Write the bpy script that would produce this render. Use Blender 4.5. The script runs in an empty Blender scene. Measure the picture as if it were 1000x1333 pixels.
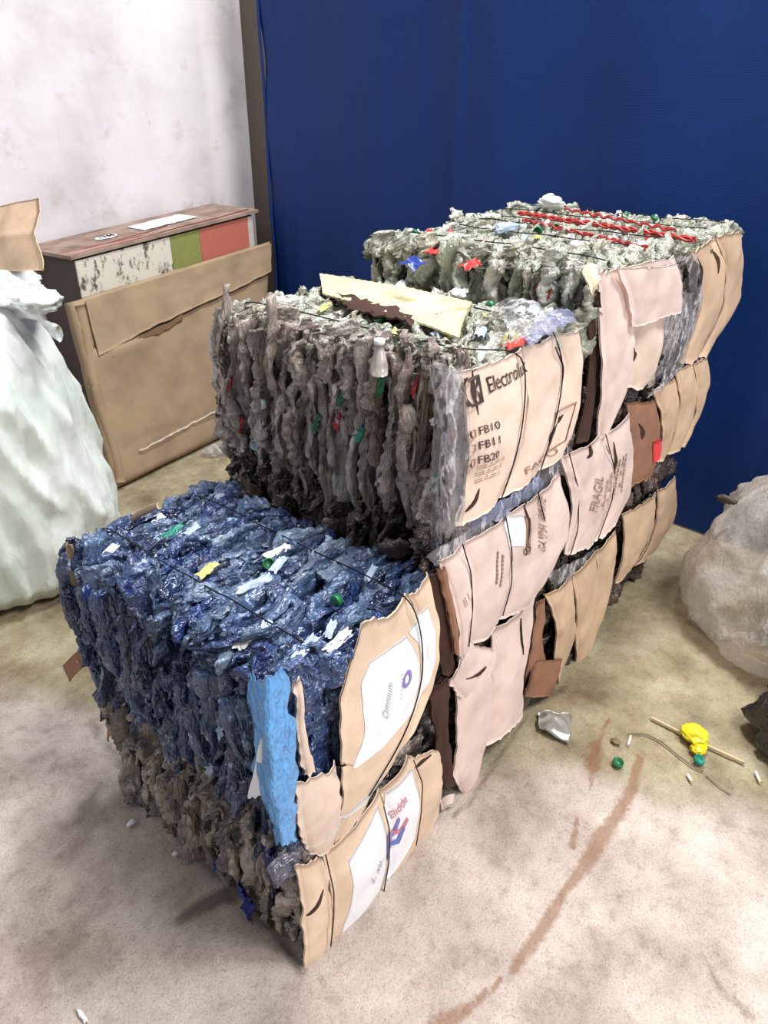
import bpy, math, random
import numpy as np
from mathutils import Vector, Matrix, noise
from mathutils.bvhtree import BVHTree

random.seed(7); rng = np.random.default_rng(7)
scene = bpy.context.scene
COL = scene.collection
PI = math.pi

# ------------------------------------------------------------------ camera
# world: x = along the row of bales (away), y = across it (to the left), z = up; metres
CAM = np.array([-0.594, -0.692, 1.65])
CF = np.array([0.67577, 0.54772, -0.49330]); CR = np.array([0.63326, -0.77389, 0.00825]); CU = np.array([0.37724, 0.31796, 0.86982])
FPX = 934.8
cd = bpy.data.cameras.new('camera'); cam = bpy.data.objects.new('camera', cd); COL.objects.link(cam)
M = Matrix.Identity(4)
for r in range(3):
    M[r][0] = CR[r]; M[r][1] = CU[r]; M[r][2] = -CF[r]; M[r][3] = CAM[r]
cam.matrix_world = M
cd.sensor_fit = 'VERTICAL'; cd.sensor_height = 36.0; cd.lens = FPX/1333*36; cd.clip_start = 0.02
scene.camera = cam

# ------------------------------------------------------------------ light
scene.view_settings.view_transform = 'Standard'; scene.view_settings.look = 'None'
scene.view_settings.gamma = 1; scene.view_settings.exposure = -0.12
w = bpy.data.worlds.new('world'); scene.world = w; w.use_nodes = True
w.node_tree.nodes['Background'].inputs[0].default_value = (0.93, 0.96, 1.0, 1)
w.node_tree.nodes['Background'].inputs[1].default_value = 0.33
def area(name, loc, target, sx, sy, power, color):
    l = bpy.data.lights.new(name, 'AREA'); l.shape = 'RECTANGLE'; l.size = sx; l.size_y = sy; l.energy = power; l.color = color
    o = bpy.data.objects.new(name, l); COL.objects.link(o); o.location = loc
    o.rotation_euler = (Vector(target)-Vector(loc)).to_track_quat('-Z', 'Y').to_euler(); return o
area('high_window_daylight', (1.0, -2.1, 5.0), (0.7, 0.2, 0.3), 1.5, 1.3, 255, (1.0, 0.975, 0.95))
area('doorway_daylight', (0.5, -3.4, 1.9), (0.8, 0.0, 0.5), 1.2, 1.6, 60, (1.0, 0.98, 0.97))
area('skylight', (2.3, 0.55, 5.2), (0.9, 0.3, 0.3), 0.9, 0.9, 260, (0.97, 0.98, 1.0))
area('left_fill', (-2.0, 2.4, 3.4), (1.4, 2.4, 0.9), 0.9, 0.9, 17, (0.95, 0.97, 1.0))  # added fill lamp for the white wall, sack and bale fronts
scene.cycles.max_bounces = 6; scene.cycles.transparent_max_bounces = 10
scene.cycles.caustics_reflective = False; scene.cycles.caustics_refractive = False

# ------------------------------------------------------------------ geometry helpers
def on(px, py, **k):
    """the point of a real plane (x=, y= or z= constant) seen at that spot of the photograph"""
    d = CF + CR*(px-500)/FPX - CU*(py-666.5)/FPX
    ax, val = list(k.items())[0]; i = 'xyz'.index(ax)
    return CAM + d*((val-CAM[i])/d[i])

def tag(o, label=None, cat=None, group=None, kind=None):
    if label: o['label'] = label
    if cat: o['category'] = cat
    if group: o['group'] = group
    if kind: o['kind'] = kind
    return o

def empty(name, loc, label, cat, group=None):
    o = bpy.data.objects.new(name, None); COL.objects.link(o); o.location = loc; o.empty_display_size = 0.1
    return tag(o, label, cat, group)

def mesh(name, V, Fq, mat, smooth=True, tint=None):
    V = np.asarray(V, dtype=np.float32); me = bpy.data.meshes.new(name)
    if isinstance(Fq, np.ndarray):
        n = len(Fq); k = Fq.shape[1]
        me.vertices.add(len(V)); me.vertices.foreach_set('co', V.ravel())
        me.loops.add(n*k); me.loops.foreach_set('vertex_index', Fq.astype(np.int32).ravel())
        me.polygons.add(n); me.polygons.foreach_set('loop_start', np.arange(0, n*k, k, dtype=np.int32))
        me.update(calc_edges=True)
    else:
        me.from_pydata([tuple(map(float, v)) for v in V], [], Fq)
    me.polygons.foreach_set('use_smooth', [smooth]*len(me.polygons))
    if tint is not None:
        a = me.attributes.new('tint', 'FLOAT', 'POINT'); a.data.foreach_set('value', np.asarray(tint, dtype=np.float32))
    me.materials.append(mat); me.validate(); me.update()
    return me

def obj(name, me, parent=None, loc=None):
    o = bpy.data.objects.new(name, me); COL.objects.link(o)
    if loc is not None: o.location = loc
    if parent is not None:
        o.parent = parent
        o.matrix_parent_inverse = Matrix.Translation(-Vector(parent.location)) if parent.parent is None else parent.matrix_parent_inverse.copy()
        if parent.parent is not None:
            o.matrix_parent_inverse = Matrix.Identity(4)
    return o

def add(name, V, Fq, mat, parent=None, smooth=True, tint=None):
    """a mesh given in world coordinates; a top-level mesh gets its origin at its base"""
    V = np.asarray(V, dtype=float)
    if parent is None:
        c = np.array([(V[:, 0].min()+V[:, 0].max())/2, (V[:, 1].min()+V[:, 1].max())/2, V[:, 2].min()])
        o = obj(name, mesh(name, V-c, Fq, mat, smooth, tint), None, tuple(c))
    else:
        o = obj(name, mesh(name, V, Fq, mat, smooth, tint), parent)
    return o

def grid_faces(nu, nv, closed_u=False, off=0):
    """indices of an nu x nv vertex grid (nv fastest)"""
    i = np.arange(nu if closed_u else nu-1)[:, None]; j = np.arange(nv-1)[None, :]
    i2 = (i+1) % nu
    return (np.stack([i*nv+j, i2*nv+j, i2*nv+j+1, i*nv+j+1], -1).reshape(-1, 4)+off)

def box(x0, x1, y0, y1, z0, z1):
    V = np.array([(x, y, z) for x in (x0, x1) for y in (y0, y1) for z in (z0, z1)], float)
    Fq = np.array([(0, 1, 3, 2), (4, 6, 7, 5), (0, 4, 5, 1), (2, 3, 7, 6), (0, 2, 6, 4), (1, 5, 7, 3)])
    return V, Fq

def join(parts):
    Vs, Fs, n = [], [], 0
    for V, Fq in parts:
        Vs.append(V); Fs.append(np.asarray(Fq)+n); n += len(V)
    return np.concatenate(Vs), np.concatenate(Fs)

def tube(pts, r, k=6, closed=False):
    P = np.array(pts, float); n = len(P)
    T = np.gradient(P, axis=0); T /= np.linalg.norm(T, axis=1)[:, None]+1e-9
    up = np.array([0.13, 0.31, 0.94]); A = np.cross(T, up); A /= np.linalg.norm(A, axis=1)[:, None]+1e-9
    B = np.cross(T, A); r = np.broadcast_to(r, (n,))
    th = np.arange(k)*2*PI/k
    V = P[:, None, :] + r[:, None, None]*(np.cos(th)[None, :, None]*A[:, None, :]+np.sin(th)[None, :, None]*B[:, None, :])
    i = np.arange(n-1)[:, None]; j = np.arange(k)[None, :]; j2 = (j+1) % k
    Fq = np.stack([i*k+j, i*k+j2, (i+1)*k+j2, (i+1)*k+j], -1).reshape(-1, 4)
    V = V.reshape(-1, 3)
    V = np.vstack([V, P[0], P[-1]]); c0, c1 = len(V)-2, len(V)-1
    caps = [(c0, a, (a+1) % k, c0) for a in range(k)]
    tri = [(a, (a+1) % k, c0) for a in range(k)]; tri2 = [((n-1)*k+(a+1) % k, (n-1)*k+a, c1) for a in range(k)]
    return V, [tuple(map(int, f)) for f in Fq]+tri+tri2

def resample(P, n):
    P = np.array(P, float)
    d = np.r_[0, np.cumsum(np.linalg.norm(np.diff(P, axis=0), axis=1))]
    t = np.linspace(0, d[-1], n)
    return np.stack([np.interp(t, d, P[:, i]) for i in range(P.shape[1])], 1)

def smooth_poly(P, n):
    Q = resample(P, n)
    for _ in range(max(1, n//14)):
        Q[1:-1] = (Q[:-2]+2*Q[1:-1]+Q[2:])/4
    return Q

def nz(P, s, seed=0.0):
    return np.array([noise.noise(Vector((p[0]*s+seed, p[1]*s+seed*1.7, p[2]*s-seed))) for p in P])

# ------------------------------------------------------------------ materials
def srgb(c):
    c = np.array(c)/255.0
    return tuple(np.where(c <= 0.04045, c/12.92, ((c+0.055)/1.055)**2.4))+(1.0,)

class NT:
    def __init__(s, name):
        s.m = bpy.data.materials.new(name); s.m.use_nodes = True; s.t = s.m.node_tree; s.n = s.t.nodes; s.l = s.t.links
        s.b = s.n['Principled BSDF']; s.out = s.n['Material Output']
    def new(s, t, **k):
        x = s.n.new(t)
        for a, v in k.items(): setattr(x, a, v)
        return x
    def link(s, a, b): s.l.new(a, b)
    def coords(s, kind='Object', scale=(1, 1, 1)):
        c = s.new('ShaderNodeTexCoord'); m = s.new('ShaderNodeMapping'); m.inputs['Scale'].default_value = scale
        s.link(c.outputs[kind], m.inputs[0]); return m.outputs[0]
    def wpos(s, scale=(1, 1, 1)):
        g = s.new('ShaderNodeNewGeometry'); m = s.new('ShaderNodeMapping'); m.inputs['Scale'].default_value = scale
        s.link(g.outputs['Position'], m.inputs[0]); return m.outputs[0]
    def noise(s, vec, scale, detail=4, rough=0.55):
        x = s.new('ShaderNodeTexNoise'); x.inputs['Scale'].default_value = scale; x.inputs['Detail'].default_value = detail
        x.inputs['Roughness'].default_value = rough; s.link(vec, x.inputs['Vector']); return x.outputs['Fac']
    def ramp(s, fac, stops, interp='LINEAR'):
        x = s.new('ShaderNodeValToRGB'); x.color_ramp.interpolation = interp; e = x.color_ramp.elements
        while len(e) < len(stops): e.new(0.5)
        for k, (p, c) in enumerate(stops):
            e[k].position = p; e[k].color = c if len(c) == 4 else (*c, 1)
        s.link(fac, x.inputs[0]); return x.outputs[0]
    def mix(s, f, a, b, mode='MIX'):
        x = s.new('ShaderNodeMix', data_type='RGBA', blend_type=mode)
        for v, i in ((f, 0), (a, 6), (b, 7)):
            if isinstance(v, (int, float)): x.inputs[i].default_value = v
            elif isinstance(v, tuple): x.inputs[i].default_value = v
            else: s.link(v, x.inputs[i])
        return x.outputs[2]
    def math(s, op, a, b=0.0, clamp=False):
        x = s.new('ShaderNodeMath', operation=op, use_clamp=clamp)
        for v, i in ((a, 0), (b, 1)):
            if isinstance(v, (int, float)): x.inputs[i].default_value = v
            else: s.link(v, x.inputs[i])
        return x.outputs[0]
    def bump(s, h, strength=0.3, dist=0.01):
        x = s.new('ShaderNodeBump'); x.inputs['Strength'].default_value = strength; x.inputs['Distance'].default_value = dist
        s.link(h, x.inputs['Height']); s.link(x.outputs[0], s.b.inputs['Normal'])
    def set(s, **k):
        for a, v in k.items():
            i = s.b.inputs[a.replace('_', ' ')]
            if isinstance(v, (int, float, tuple)): i.default_value = v
            else: s.link(v, i)
        return s

def plastic(name, stops, rough=0.16, clear=0.14, bump=0.8, pale=(205, 198, 190)):
    """thin crushed plastic: colour differs from bottle to bottle, crinkled, partly see-through"""
    t = NT(name)
    oi = t.new('ShaderNodeObjectInfo'); at = t.new('ShaderNodeAttribute', attribute_name='tint')
    v = t.math('FRACT', t.math('ADD', oi.outputs['Random'], at.outputs['Fac']))
    p = t.wpos()
    base = t.ramp(v, stops)
    n = t.noise(p, 38, 3)
    dirt = t.ramp(n, [(0.35, (0.6, 0.57, 0.55)), (0.60, (1, 1, 1))])
    t.set(Base_Color=t.mix(0.7, base, dirt, 'MULTIPLY'), Roughness=rough)
    t.b.inputs['IOR'].default_value = 1.8
    la = t.new('ShaderNodeAttribute', attribute_name='lp'); mp = t.new('ShaderNodeMapping'); mp.inputs['Scale'].default_value = (0.28, 1, 1); t.link(la.outputs['Vector'], mp.inputs[0])
    n1 = t.noise(mp.outputs[0], 110, 3, 0.65); rd = t.math('ABSOLUTE', t.math('SUBTRACT', t.noise(mp.outputs[0], 52, 3, .6), 0.5))
    t.bump(t.math('ADD', t.math('MULTIPLY', rd, -3.0), n1), bump, 0.008)
    # plastic turns white along its sharpest creases
    cr = t.math('ADD', rd, t.math('MULTIPLY', t.math('SUBTRACT', 0.62, n), 0.35))
    t.set(Base_Color=t.mix(t.ramp(cr, [(0.0, (1, 1, 1)), (0.045, (0, 0, 0))]), t.mix(0.7, base, dirt, 'MULTIPLY'), srgb(pale)))
    if clear > 0:
        tr = t.new('ShaderNodeBsdfTransparent'); mx = t.new('ShaderNodeMixShader'); mx.inputs[0].default_value = clear
        t.link(t.b.outputs[0], mx.inputs[1]); t.link(tr.outputs[0], mx.inputs[2]); t.link(mx.outputs[0], t.out.inputs[0])
    return t.m

def card(name, rgb, dark=None, rough=0.85, line=1.0):
    t = NT(name); p = t.wpos()
    c = srgb(rgb); d = srgb(dark or tuple(int(x*0.86) for x in rgb))
    n = t.noise(p, 7, 5); f = t.noise(t.wpos((1, 1, 6)), 60, 2)
    col = t.mix(t.ramp(n, [(0.42, (0, 0, 0)), (0.72, (1, 1, 1))]), c, d)
    col = t.mix(t.math('MULTIPLY', f, 0.25), col, d)
    t.set(Base_Color=col, Roughness=rough); t.b.inputs['Specular IOR Level'].default_value = 0.25
    w1 = t.new('ShaderNodeTexWave', wave_type='BANDS', bands_direction='X'); w1.inputs['Scale'].default_value = 45
    t.link(p, w1.inputs[0])
    t.bump(t.math('ADD', t.math('MULTIPLY', n, 1.0), t.math('MULTIPLY', w1.outputs['Fac'], 0.05*line)), 0.35, 0.006)
    return t.m

def flat(name, rgb, rough=0.6, metallic=0.0, spec=0.5, var=0.12):
    t = NT(name); n = t.noise(t.wpos(), 40, 3)
    c = srgb(rgb); d = tuple(x*(1-var*2) for x in c[:3])+(1,)
    t.set(Base_Color=t.mix(n, c, d), Roughness=rough, Metallic=metallic); t.b.inputs['Specular IOR Level'].default_value = spec
    return t.m

def film(name, rgb, rough=0.15, clear=0.45, bump=0.6, ridge=.45):
    t = NT(name); p = t.wpos((1, 1, .4)); n = t.noise(p, 32, 4, 0.65)
    c = srgb(rgb); d = tuple(x*0.85 for x in c[:3])+(1,)
    t.set(Base_Color=t.mix(n, d, c), Roughness=rough); t.b.inputs['IOR'].default_value = 1.8
    r2 = t.math('ABSOLUTE', t.math('SUBTRACT', t.noise(p, 30, 3, .6), .5)); t.bump(t.math('ADD', n, t.math('MULTIPLY', r2, -3)), bump, 0.012)
    tr = t.new('ShaderNodeBsdfTransparent'); tr.inputs[0].default_value = tuple(0.5+0.5*x for x in c[:3])+(1,)
    mx = t.new('ShaderNodeMixShader')
    k = t.math('SUBTRACT', 1.0, t.math('ABSOLUTE', t.math('SUBTRACT', t.noise(p, 14, 4, .6), .5)))
    t.link(t.math('SUBTRACT', min(.93, clear+.18) if clear > 0 else 0.0, t.math('MULTIPLY', t.ramp(k, [(.965, (0, 0, 0)), (1.0, (1, 1, 1))]), ridge if clear > 0 else 0.0), clamp=True), mx.inputs[0])
    t.link(t.b.outputs[0], mx.inputs[1]); t.link(tr.outputs[0], mx.inputs[2]); t.link(mx.outputs[0], t.out.inputs[0])
    return t.m

TAUPE = [(0.0, srgb((150, 133, 122))), (0.25, srgb((192, 178, 168))), (0.42, srgb((118, 102, 93))), (0.55, srgb((212, 202, 194))), (0.7, srgb((156, 138, 127))), (0.88, srgb((226, 218, 212))), (1.0, srgb((150, 133, 122)))]
SAGE = [(0.0, srgb((176, 180, 160))), (0.25, srgb((206, 208, 194))), (0.5, srgb((150, 156, 134))), (0.7, srgb((222, 222, 214))), (0.88, srgb((178, 172, 150))), (1.0, srgb((176, 180, 160)))]  # mostly bale tops: same bottles, light from above put into the paler colour
BLUE = [(0.0, srgb((52, 76, 124))), (0.18, srgb((92, 118, 156))), (0.34, srgb((26, 40, 88))), (0.5, srgb((70, 96, 140))), (0.6, srgb((138, 158, 184))), (0.7, srgb((32, 58, 128))), (0.86, srgb((84, 108, 138))), (1.0, srgb((52, 76, 124)))]
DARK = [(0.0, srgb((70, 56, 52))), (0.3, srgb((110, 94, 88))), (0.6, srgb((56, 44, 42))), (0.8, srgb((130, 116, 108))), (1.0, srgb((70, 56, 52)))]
GREY = [(0.0, srgb((140, 130, 122))), (0.25, srgb((186, 176, 166))), (0.5, srgb((116, 106, 100))), (0.68, srgb((168, 158, 150))), (0.8, srgb((82, 86, 116))), (0.9, srgb((196, 188, 180))), (1.0, srgb((140, 130, 122)))]
m_taupe = plastic('taupe_bottle_plastic', TAUPE); m_sage = plastic('sage_bottle_plastic', SAGE, pale=(232, 234, 228)); m_blue = plastic('blue_bottle_plastic', BLUE, 0.13, pale=(170, 192, 222))
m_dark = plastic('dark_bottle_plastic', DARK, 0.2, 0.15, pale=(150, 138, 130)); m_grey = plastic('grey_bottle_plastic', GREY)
m_core_taupe = flat('compressed_core_taupe', (92, 80, 73), 0.6); m_core_blue = flat('compressed_core_blue', (26, 36, 66), 0.6)
m_card = card('pale_cardboard', (240, 216, 198)); m_card_pink = card('pinkish_cardboard', (238, 214, 204)); m_card_tan = card('tan_cardboard', (218, 188, 158))
m_card_orange = card('orange_tan_cardboard', (241, 214, 188)); m_card_brown = card('brown_cardboard', (158, 116, 92)); m_card_khaki = card('khaki_cardboard', (166, 142, 114))
m_card_yellow = card('yellowish_cardboard', (222, 206, 166), line=3.0); m_card_dark = card('dark_wet_cardboard', (74, 52, 44))
m_wire = flat('black_wire', (24, 22, 24), 0.4, 0.6); m_white = flat('white_paper', (250, 250, 254), 0.7, var=0.03)
m_ink = flat('dark_ink', (74, 56, 52), 0.8); m_ink_faint = flat('faint_brown_ink', (168, 132, 118), 0.8); m_ink_grey = flat('grey_ink', (176, 180, 186), 0.8)
m_ink_purple = flat('purple_ink', (150, 134, 206), 0.7); m_ink_red = flat('red_ink', (222, 140, 160), 0.7); m_ink_blue = flat('blue_ink', (110, 128, 206), 0.7)
m_film_clear = film('clear_plastic_film', (244, 242, 244), 0.1, 0.72, 0.8); m_film_blue = film('bright_blue_film', (110, 190, 255), 0.1, 0.08, 0.7, .1); m_film_lilac = film('lilac_clear_film', (214, 218, 244), 0.12, 0.6)
C_ = {n: flat(n+'_plastic', c, 0.35) for n, c in dict(green=(30, 110, 66), red=(180, 56, 50), blue=(50, 74, 160), white=(235, 235, 235), yellow=(206, 200, 120), teal=(20, 130, 110), pale_blue=(176, 194, 216), orange=(240, 90, 80), navy=(30, 40, 130)).items()}
C_['tape'] = flat('red_tape', (250, 80, 84), 0.5)

# ------------------------------------------------------------------ setting
def floor():
    xs = np.r_[np.linspace(-2.5, -0.72, 12), np.arange(-0.7, 2.45, 0.0125), np.linspace(2.5, 3.0, 4)]
    ys = np.r_[np.linspace(-3.5, -1.2, 14), np.arange(-1.18, 2.7, 0.0125), np.linspace(2.75, 3.3, 5)]
    X, Y = np.meshgrid(xs, ys, indexing='ij'); P = np.stack([X.ravel(), Y.ravel()], 1)
    def seg(pts, w):
        m = np.zeros(len(P))
        Q = np.array([on(x, y, z=0)[:2] for x, y in pts])
        ws = np.interp(np.arange(len(Q)), np.linspace(0, len(Q)-1, len(w)), w)
        for k in range(len(Q)-1):
            a, b = Q[k], Q[k+1]; d = b-a; t = np.clip(((P-a)@d)/(d@d), 0, 1)
            r = np.linalg.norm(P-a-t[:, None]*d, axis=1); ww = ws[k]+(ws[k+1]-ws[k])*t
            m = np.maximum(m, 1-r/(1.75*ww))
        return np.clip(m, 0, 1)
    rust = np.maximum.reduce([seg([(793, 935), (784, 955), (775, 970)], [.006, .010]), seg([(775, 970), (772, 998)], [.022, .022])*1.05, seg([(772, 1000), (768, 1030)], [.014, .008])*.75,
        seg([(833, 985), (822, 1030), (800, 1065), (780, 1095), (762, 1125), (735, 1160)], [.014, .02, .022, .028, .02, .012]),
        seg([(752, 1062), (746, 1100)], [.006, .014]), seg([(735, 1160), (715, 1195), (690, 1232), (668, 1262)], [.012, .02, .018, .012]), seg([(668, 1262), (640, 1286), (612, 1308), (575, 1335)], [.004, .009, .013, .03])])
    floor_dark = np.maximum.reduce([seg([(235, 1195), (290, 1165), (330, 1150)], [.018, .03, .03]), seg([(330, 1170), (392, 1262)], [.012, .016])*.8, seg([(590, 1060), (610, 1046), (690, 925)], [.012, .01])*.7,  # oily spot and stains, plus darker lines along the foot of the stack
        seg([(690, 915), (735, 895)], [.02, .02])*.8, seg([(120, 940), (200, 1050), (290, 1150)], [.03, .02, .02])*.6, seg([(915, 1240), (940, 1290), (980, 1320)], [.01, .02, .02])*.55, seg([(700, 1010), (668, 1030), (700, 1070)], [.008, .01, .008])*.5])
    Xf, Yf = P[:, 0], P[:, 1]
    olive = np.clip((Xf-(0.72-0.55*Yf))/0.5+0.5, 0, 1)  # back floor tinted olive: dimmer light and dust both put into the colour
    Z = np.array([noise.noise(Vector((x*14, y*14, 0)))*0.0022+noise.noise(Vector((x*45, y*45, 3)))*0.0016 for x, y in P])-0.004
    V = np.c_[P, Z]
    t = NT('rough_concrete'); p = t.wpos()
    pink = t.ramp(t.noise(p, 3.2, 6, 0.6), [(0.36, srgb((152, 137, 128))), (0.5, srgb((190, 176, 166))), (0.66, srgb((216, 204, 193)))])
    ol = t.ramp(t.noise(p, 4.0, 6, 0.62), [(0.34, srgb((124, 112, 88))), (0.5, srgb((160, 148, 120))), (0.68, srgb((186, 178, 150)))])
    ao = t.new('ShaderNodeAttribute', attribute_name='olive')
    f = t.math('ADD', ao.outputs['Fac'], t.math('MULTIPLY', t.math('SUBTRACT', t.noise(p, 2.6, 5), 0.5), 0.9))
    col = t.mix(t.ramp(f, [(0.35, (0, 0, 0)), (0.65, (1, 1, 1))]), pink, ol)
    sp = t.ramp(t.noise(p, 210, 4, 0.75), [(0.33, (0.52, 0.48, 0.45)), (0.50, (1, 1, 1))])
    col = t.mix(0.75, col, sp, 'MULTIPLY')
    sp2 = t.ramp(t.noise(p, 22, 6, 0.7), [(0.34, (0.66, 0.62, 0.58)), (0.48, (1, 1, 1))])
    col = t.mix(0.6, col, sp2, 'MULTIPLY')
    ar = t.new('ShaderNodeAttribute', attribute_name='rust'); rn = t.math('ADD', ar.outputs['Fac'], t.math('MULTIPLY', t.math('SUBTRACT', t.noise(p, 60, 5, 0.7), 0.5), 0.9))
    col = t.mix(t.math('MULTIPLY', t.ramp(rn, [(0.36, (0, 0, 0)), (0.75, (1, 1, 1))]), 0.66), col, srgb((132, 92, 62)))
    aq = t.new('ShaderNodeAttribute', attribute_name='floor_dark'); on_ = t.math('ADD', aq.outputs['Fac'], t.math('MULTIPLY', t.math('SUBTRACT', t.noise(p, 30, 5, 0.7), 0.5), 0.7))
    col = t.mix(t.math('MULTIPLY', t.ramp(on_, [(0.3, (0, 0, 0)), (0.75, (1, 1, 1))]), 0.7), col, srgb((70, 56, 50)))
    t.set(Base_Color=col, Roughness=0.88); t.b.inputs['Specular IOR Level'].default_value = 0.3
    t.bump(t.math('ADD', t.noise(p, 90, 5, 0.7), t.math('MULTIPLY', t.noise(p, 14, 3), 1.5)), 0.55, 0.012)
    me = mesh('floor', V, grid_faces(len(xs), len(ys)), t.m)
    for n, a in (('rust', rust), ('floor_dark', floor_dark), ('olive', olive)):
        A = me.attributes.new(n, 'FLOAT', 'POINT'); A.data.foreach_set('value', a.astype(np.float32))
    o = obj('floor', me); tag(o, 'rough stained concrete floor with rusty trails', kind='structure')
    V, Fq = box(-2.5, 3.0, -3.5, 3.3, -0.2, -0.02)
    return o
floor()

def wall_left():
    t = NT('stained_white_plaster'); p = t.wpos()
    n = t.noise(p, 1.6, 7, 0.62); n2 = t.noise(p, 5, 8, 0.7)
    col = t.ramp(n, [(0.3, srgb((194, 187, 189))), (0.5, srgb((218, 212, 215))), (0.7, srgb((230, 225, 228)))])
    col = t.mix(t.ramp(n2, [(0.56, (0, 0, 0)), (0.74, (1, 1, 1))]), col, srgb((186, 176, 170)))
    sc = t.noise(t.wpos((1, 1, 0.5)), 12, 6, 0.75)
    col = t.mix(t.math('MULTIPLY', t.ramp(sc, [(0.66, (0, 0, 0)), (0.76, (1, 1, 1))]), 0.5), col, srgb((130, 122, 120)))
    t.set(Base_Color=col, Roughness=0.9); t.bump(t.noise(p, 12, 6), 0.3, 0.01)
    V, Fq = box(-2.5, 2.69, 3.05, 3.25, 0, 3.2)
    tag(add('wall_left', V, Fq, t.m, smooth=False), 'white stained plaster wall on the left', kind='structure')
    m = flat('dark_brown_render', (96, 84, 78), 0.9)
    V, Fq = box(2.95, 3.1, -3.5, 3.3, 0, 3.2)
    tag(add('wall_back', V, Fq, m, smooth=False), 'dark wall behind the blue sheet', kind='structure')
    V, Fq = box(2.69, 2.95, 2.86, 3.06, 0, 3.2)
    tag(add('trim_1', V, Fq, flat('dusty_post_paint', (118, 106, 98), 0.9), smooth=False), 'dusty brown post between white wall and blue sheet', kind='structure')
wall_left()

def curtain():
    t = NT('blue_tarpaulin'); p = t.wpos()
    col = t.mix(t.noise(p, 2.2, 4), srgb((8, 40, 98)), srgb((12, 50, 112)))
    t.set(Base_Color=col, Roughness=0.55); t.b.inputs['Specular IOR Level'].default_value = 0.25
    wv = t.new('ShaderNodeTexWave', wave_type='BANDS', bands_direction='Z'); wv.inputs['Scale'].default_value = 90
    t.link(p, wv.inputs[0]); t.bump(t.math('ADD', t.math('MULTIPLY', wv.outputs['Fac'], 0.08), t.noise(t.wpos((1, 1, 0.2)), 9, 3)), 0.25, 0.02)
    ny, nzv = 260, 50
    ys = np.linspace(2.60, -3.4, ny); zs = np.linspace(0.004, 3.2, nzv)
    V = []
    for y in ys:
        for z in zs:
            k = min(1, (2.6-y)/0.25)
            x = 2.43+0.012*math.sin(y*9+0.6*math.sin(z*1.3))+0.02*noise.noise(Vector((y*1.7, z*0.35, 4)))+0.006*noise.noise(Vector((y*9, z*1.2, 1)))
            e = (1-k)*0.02*noise.noise(Vector((0, z*3, 8)))
            fold = 0.012*math.exp(-((y-1.36)/0.02)**2)+0.008*math.exp(-((y-2.5)/0.012)**2)
            V.append((x-fold, y+e*2, z))
    V = np.array(V); back = V.copy(); back[:, 0] += 0.004
    f1 = grid_faces(ny, nzv); f2 = f1[:, ::-1]+len(V)
    rim = np.array([(j, j+1, j+1+len(V), j+len(V)) for j in range(nzv-1)])
    o = add('tarpaulin', np.vstack([V, back]), np.vstack([f1, f2, rim]), t.m)
    tag(o, 'deep blue tarpaulin sheet hung as the back wall behind the bales', 'tarpaulin')
    # hem cord down the left border
    pts = [(2.425+0.006*math.sin(z*9), 2.605+0.012*noise.noise(Vector((0, z*3, 8))), z) for z in np.linspace(0.02, 3.18, 90)]
    V, Fq = tube(pts, 0.008, 6); obj('hem', mesh('hem', V-np.array(o.location), Fq, t.m), None).parent = o
curtain()

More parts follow.
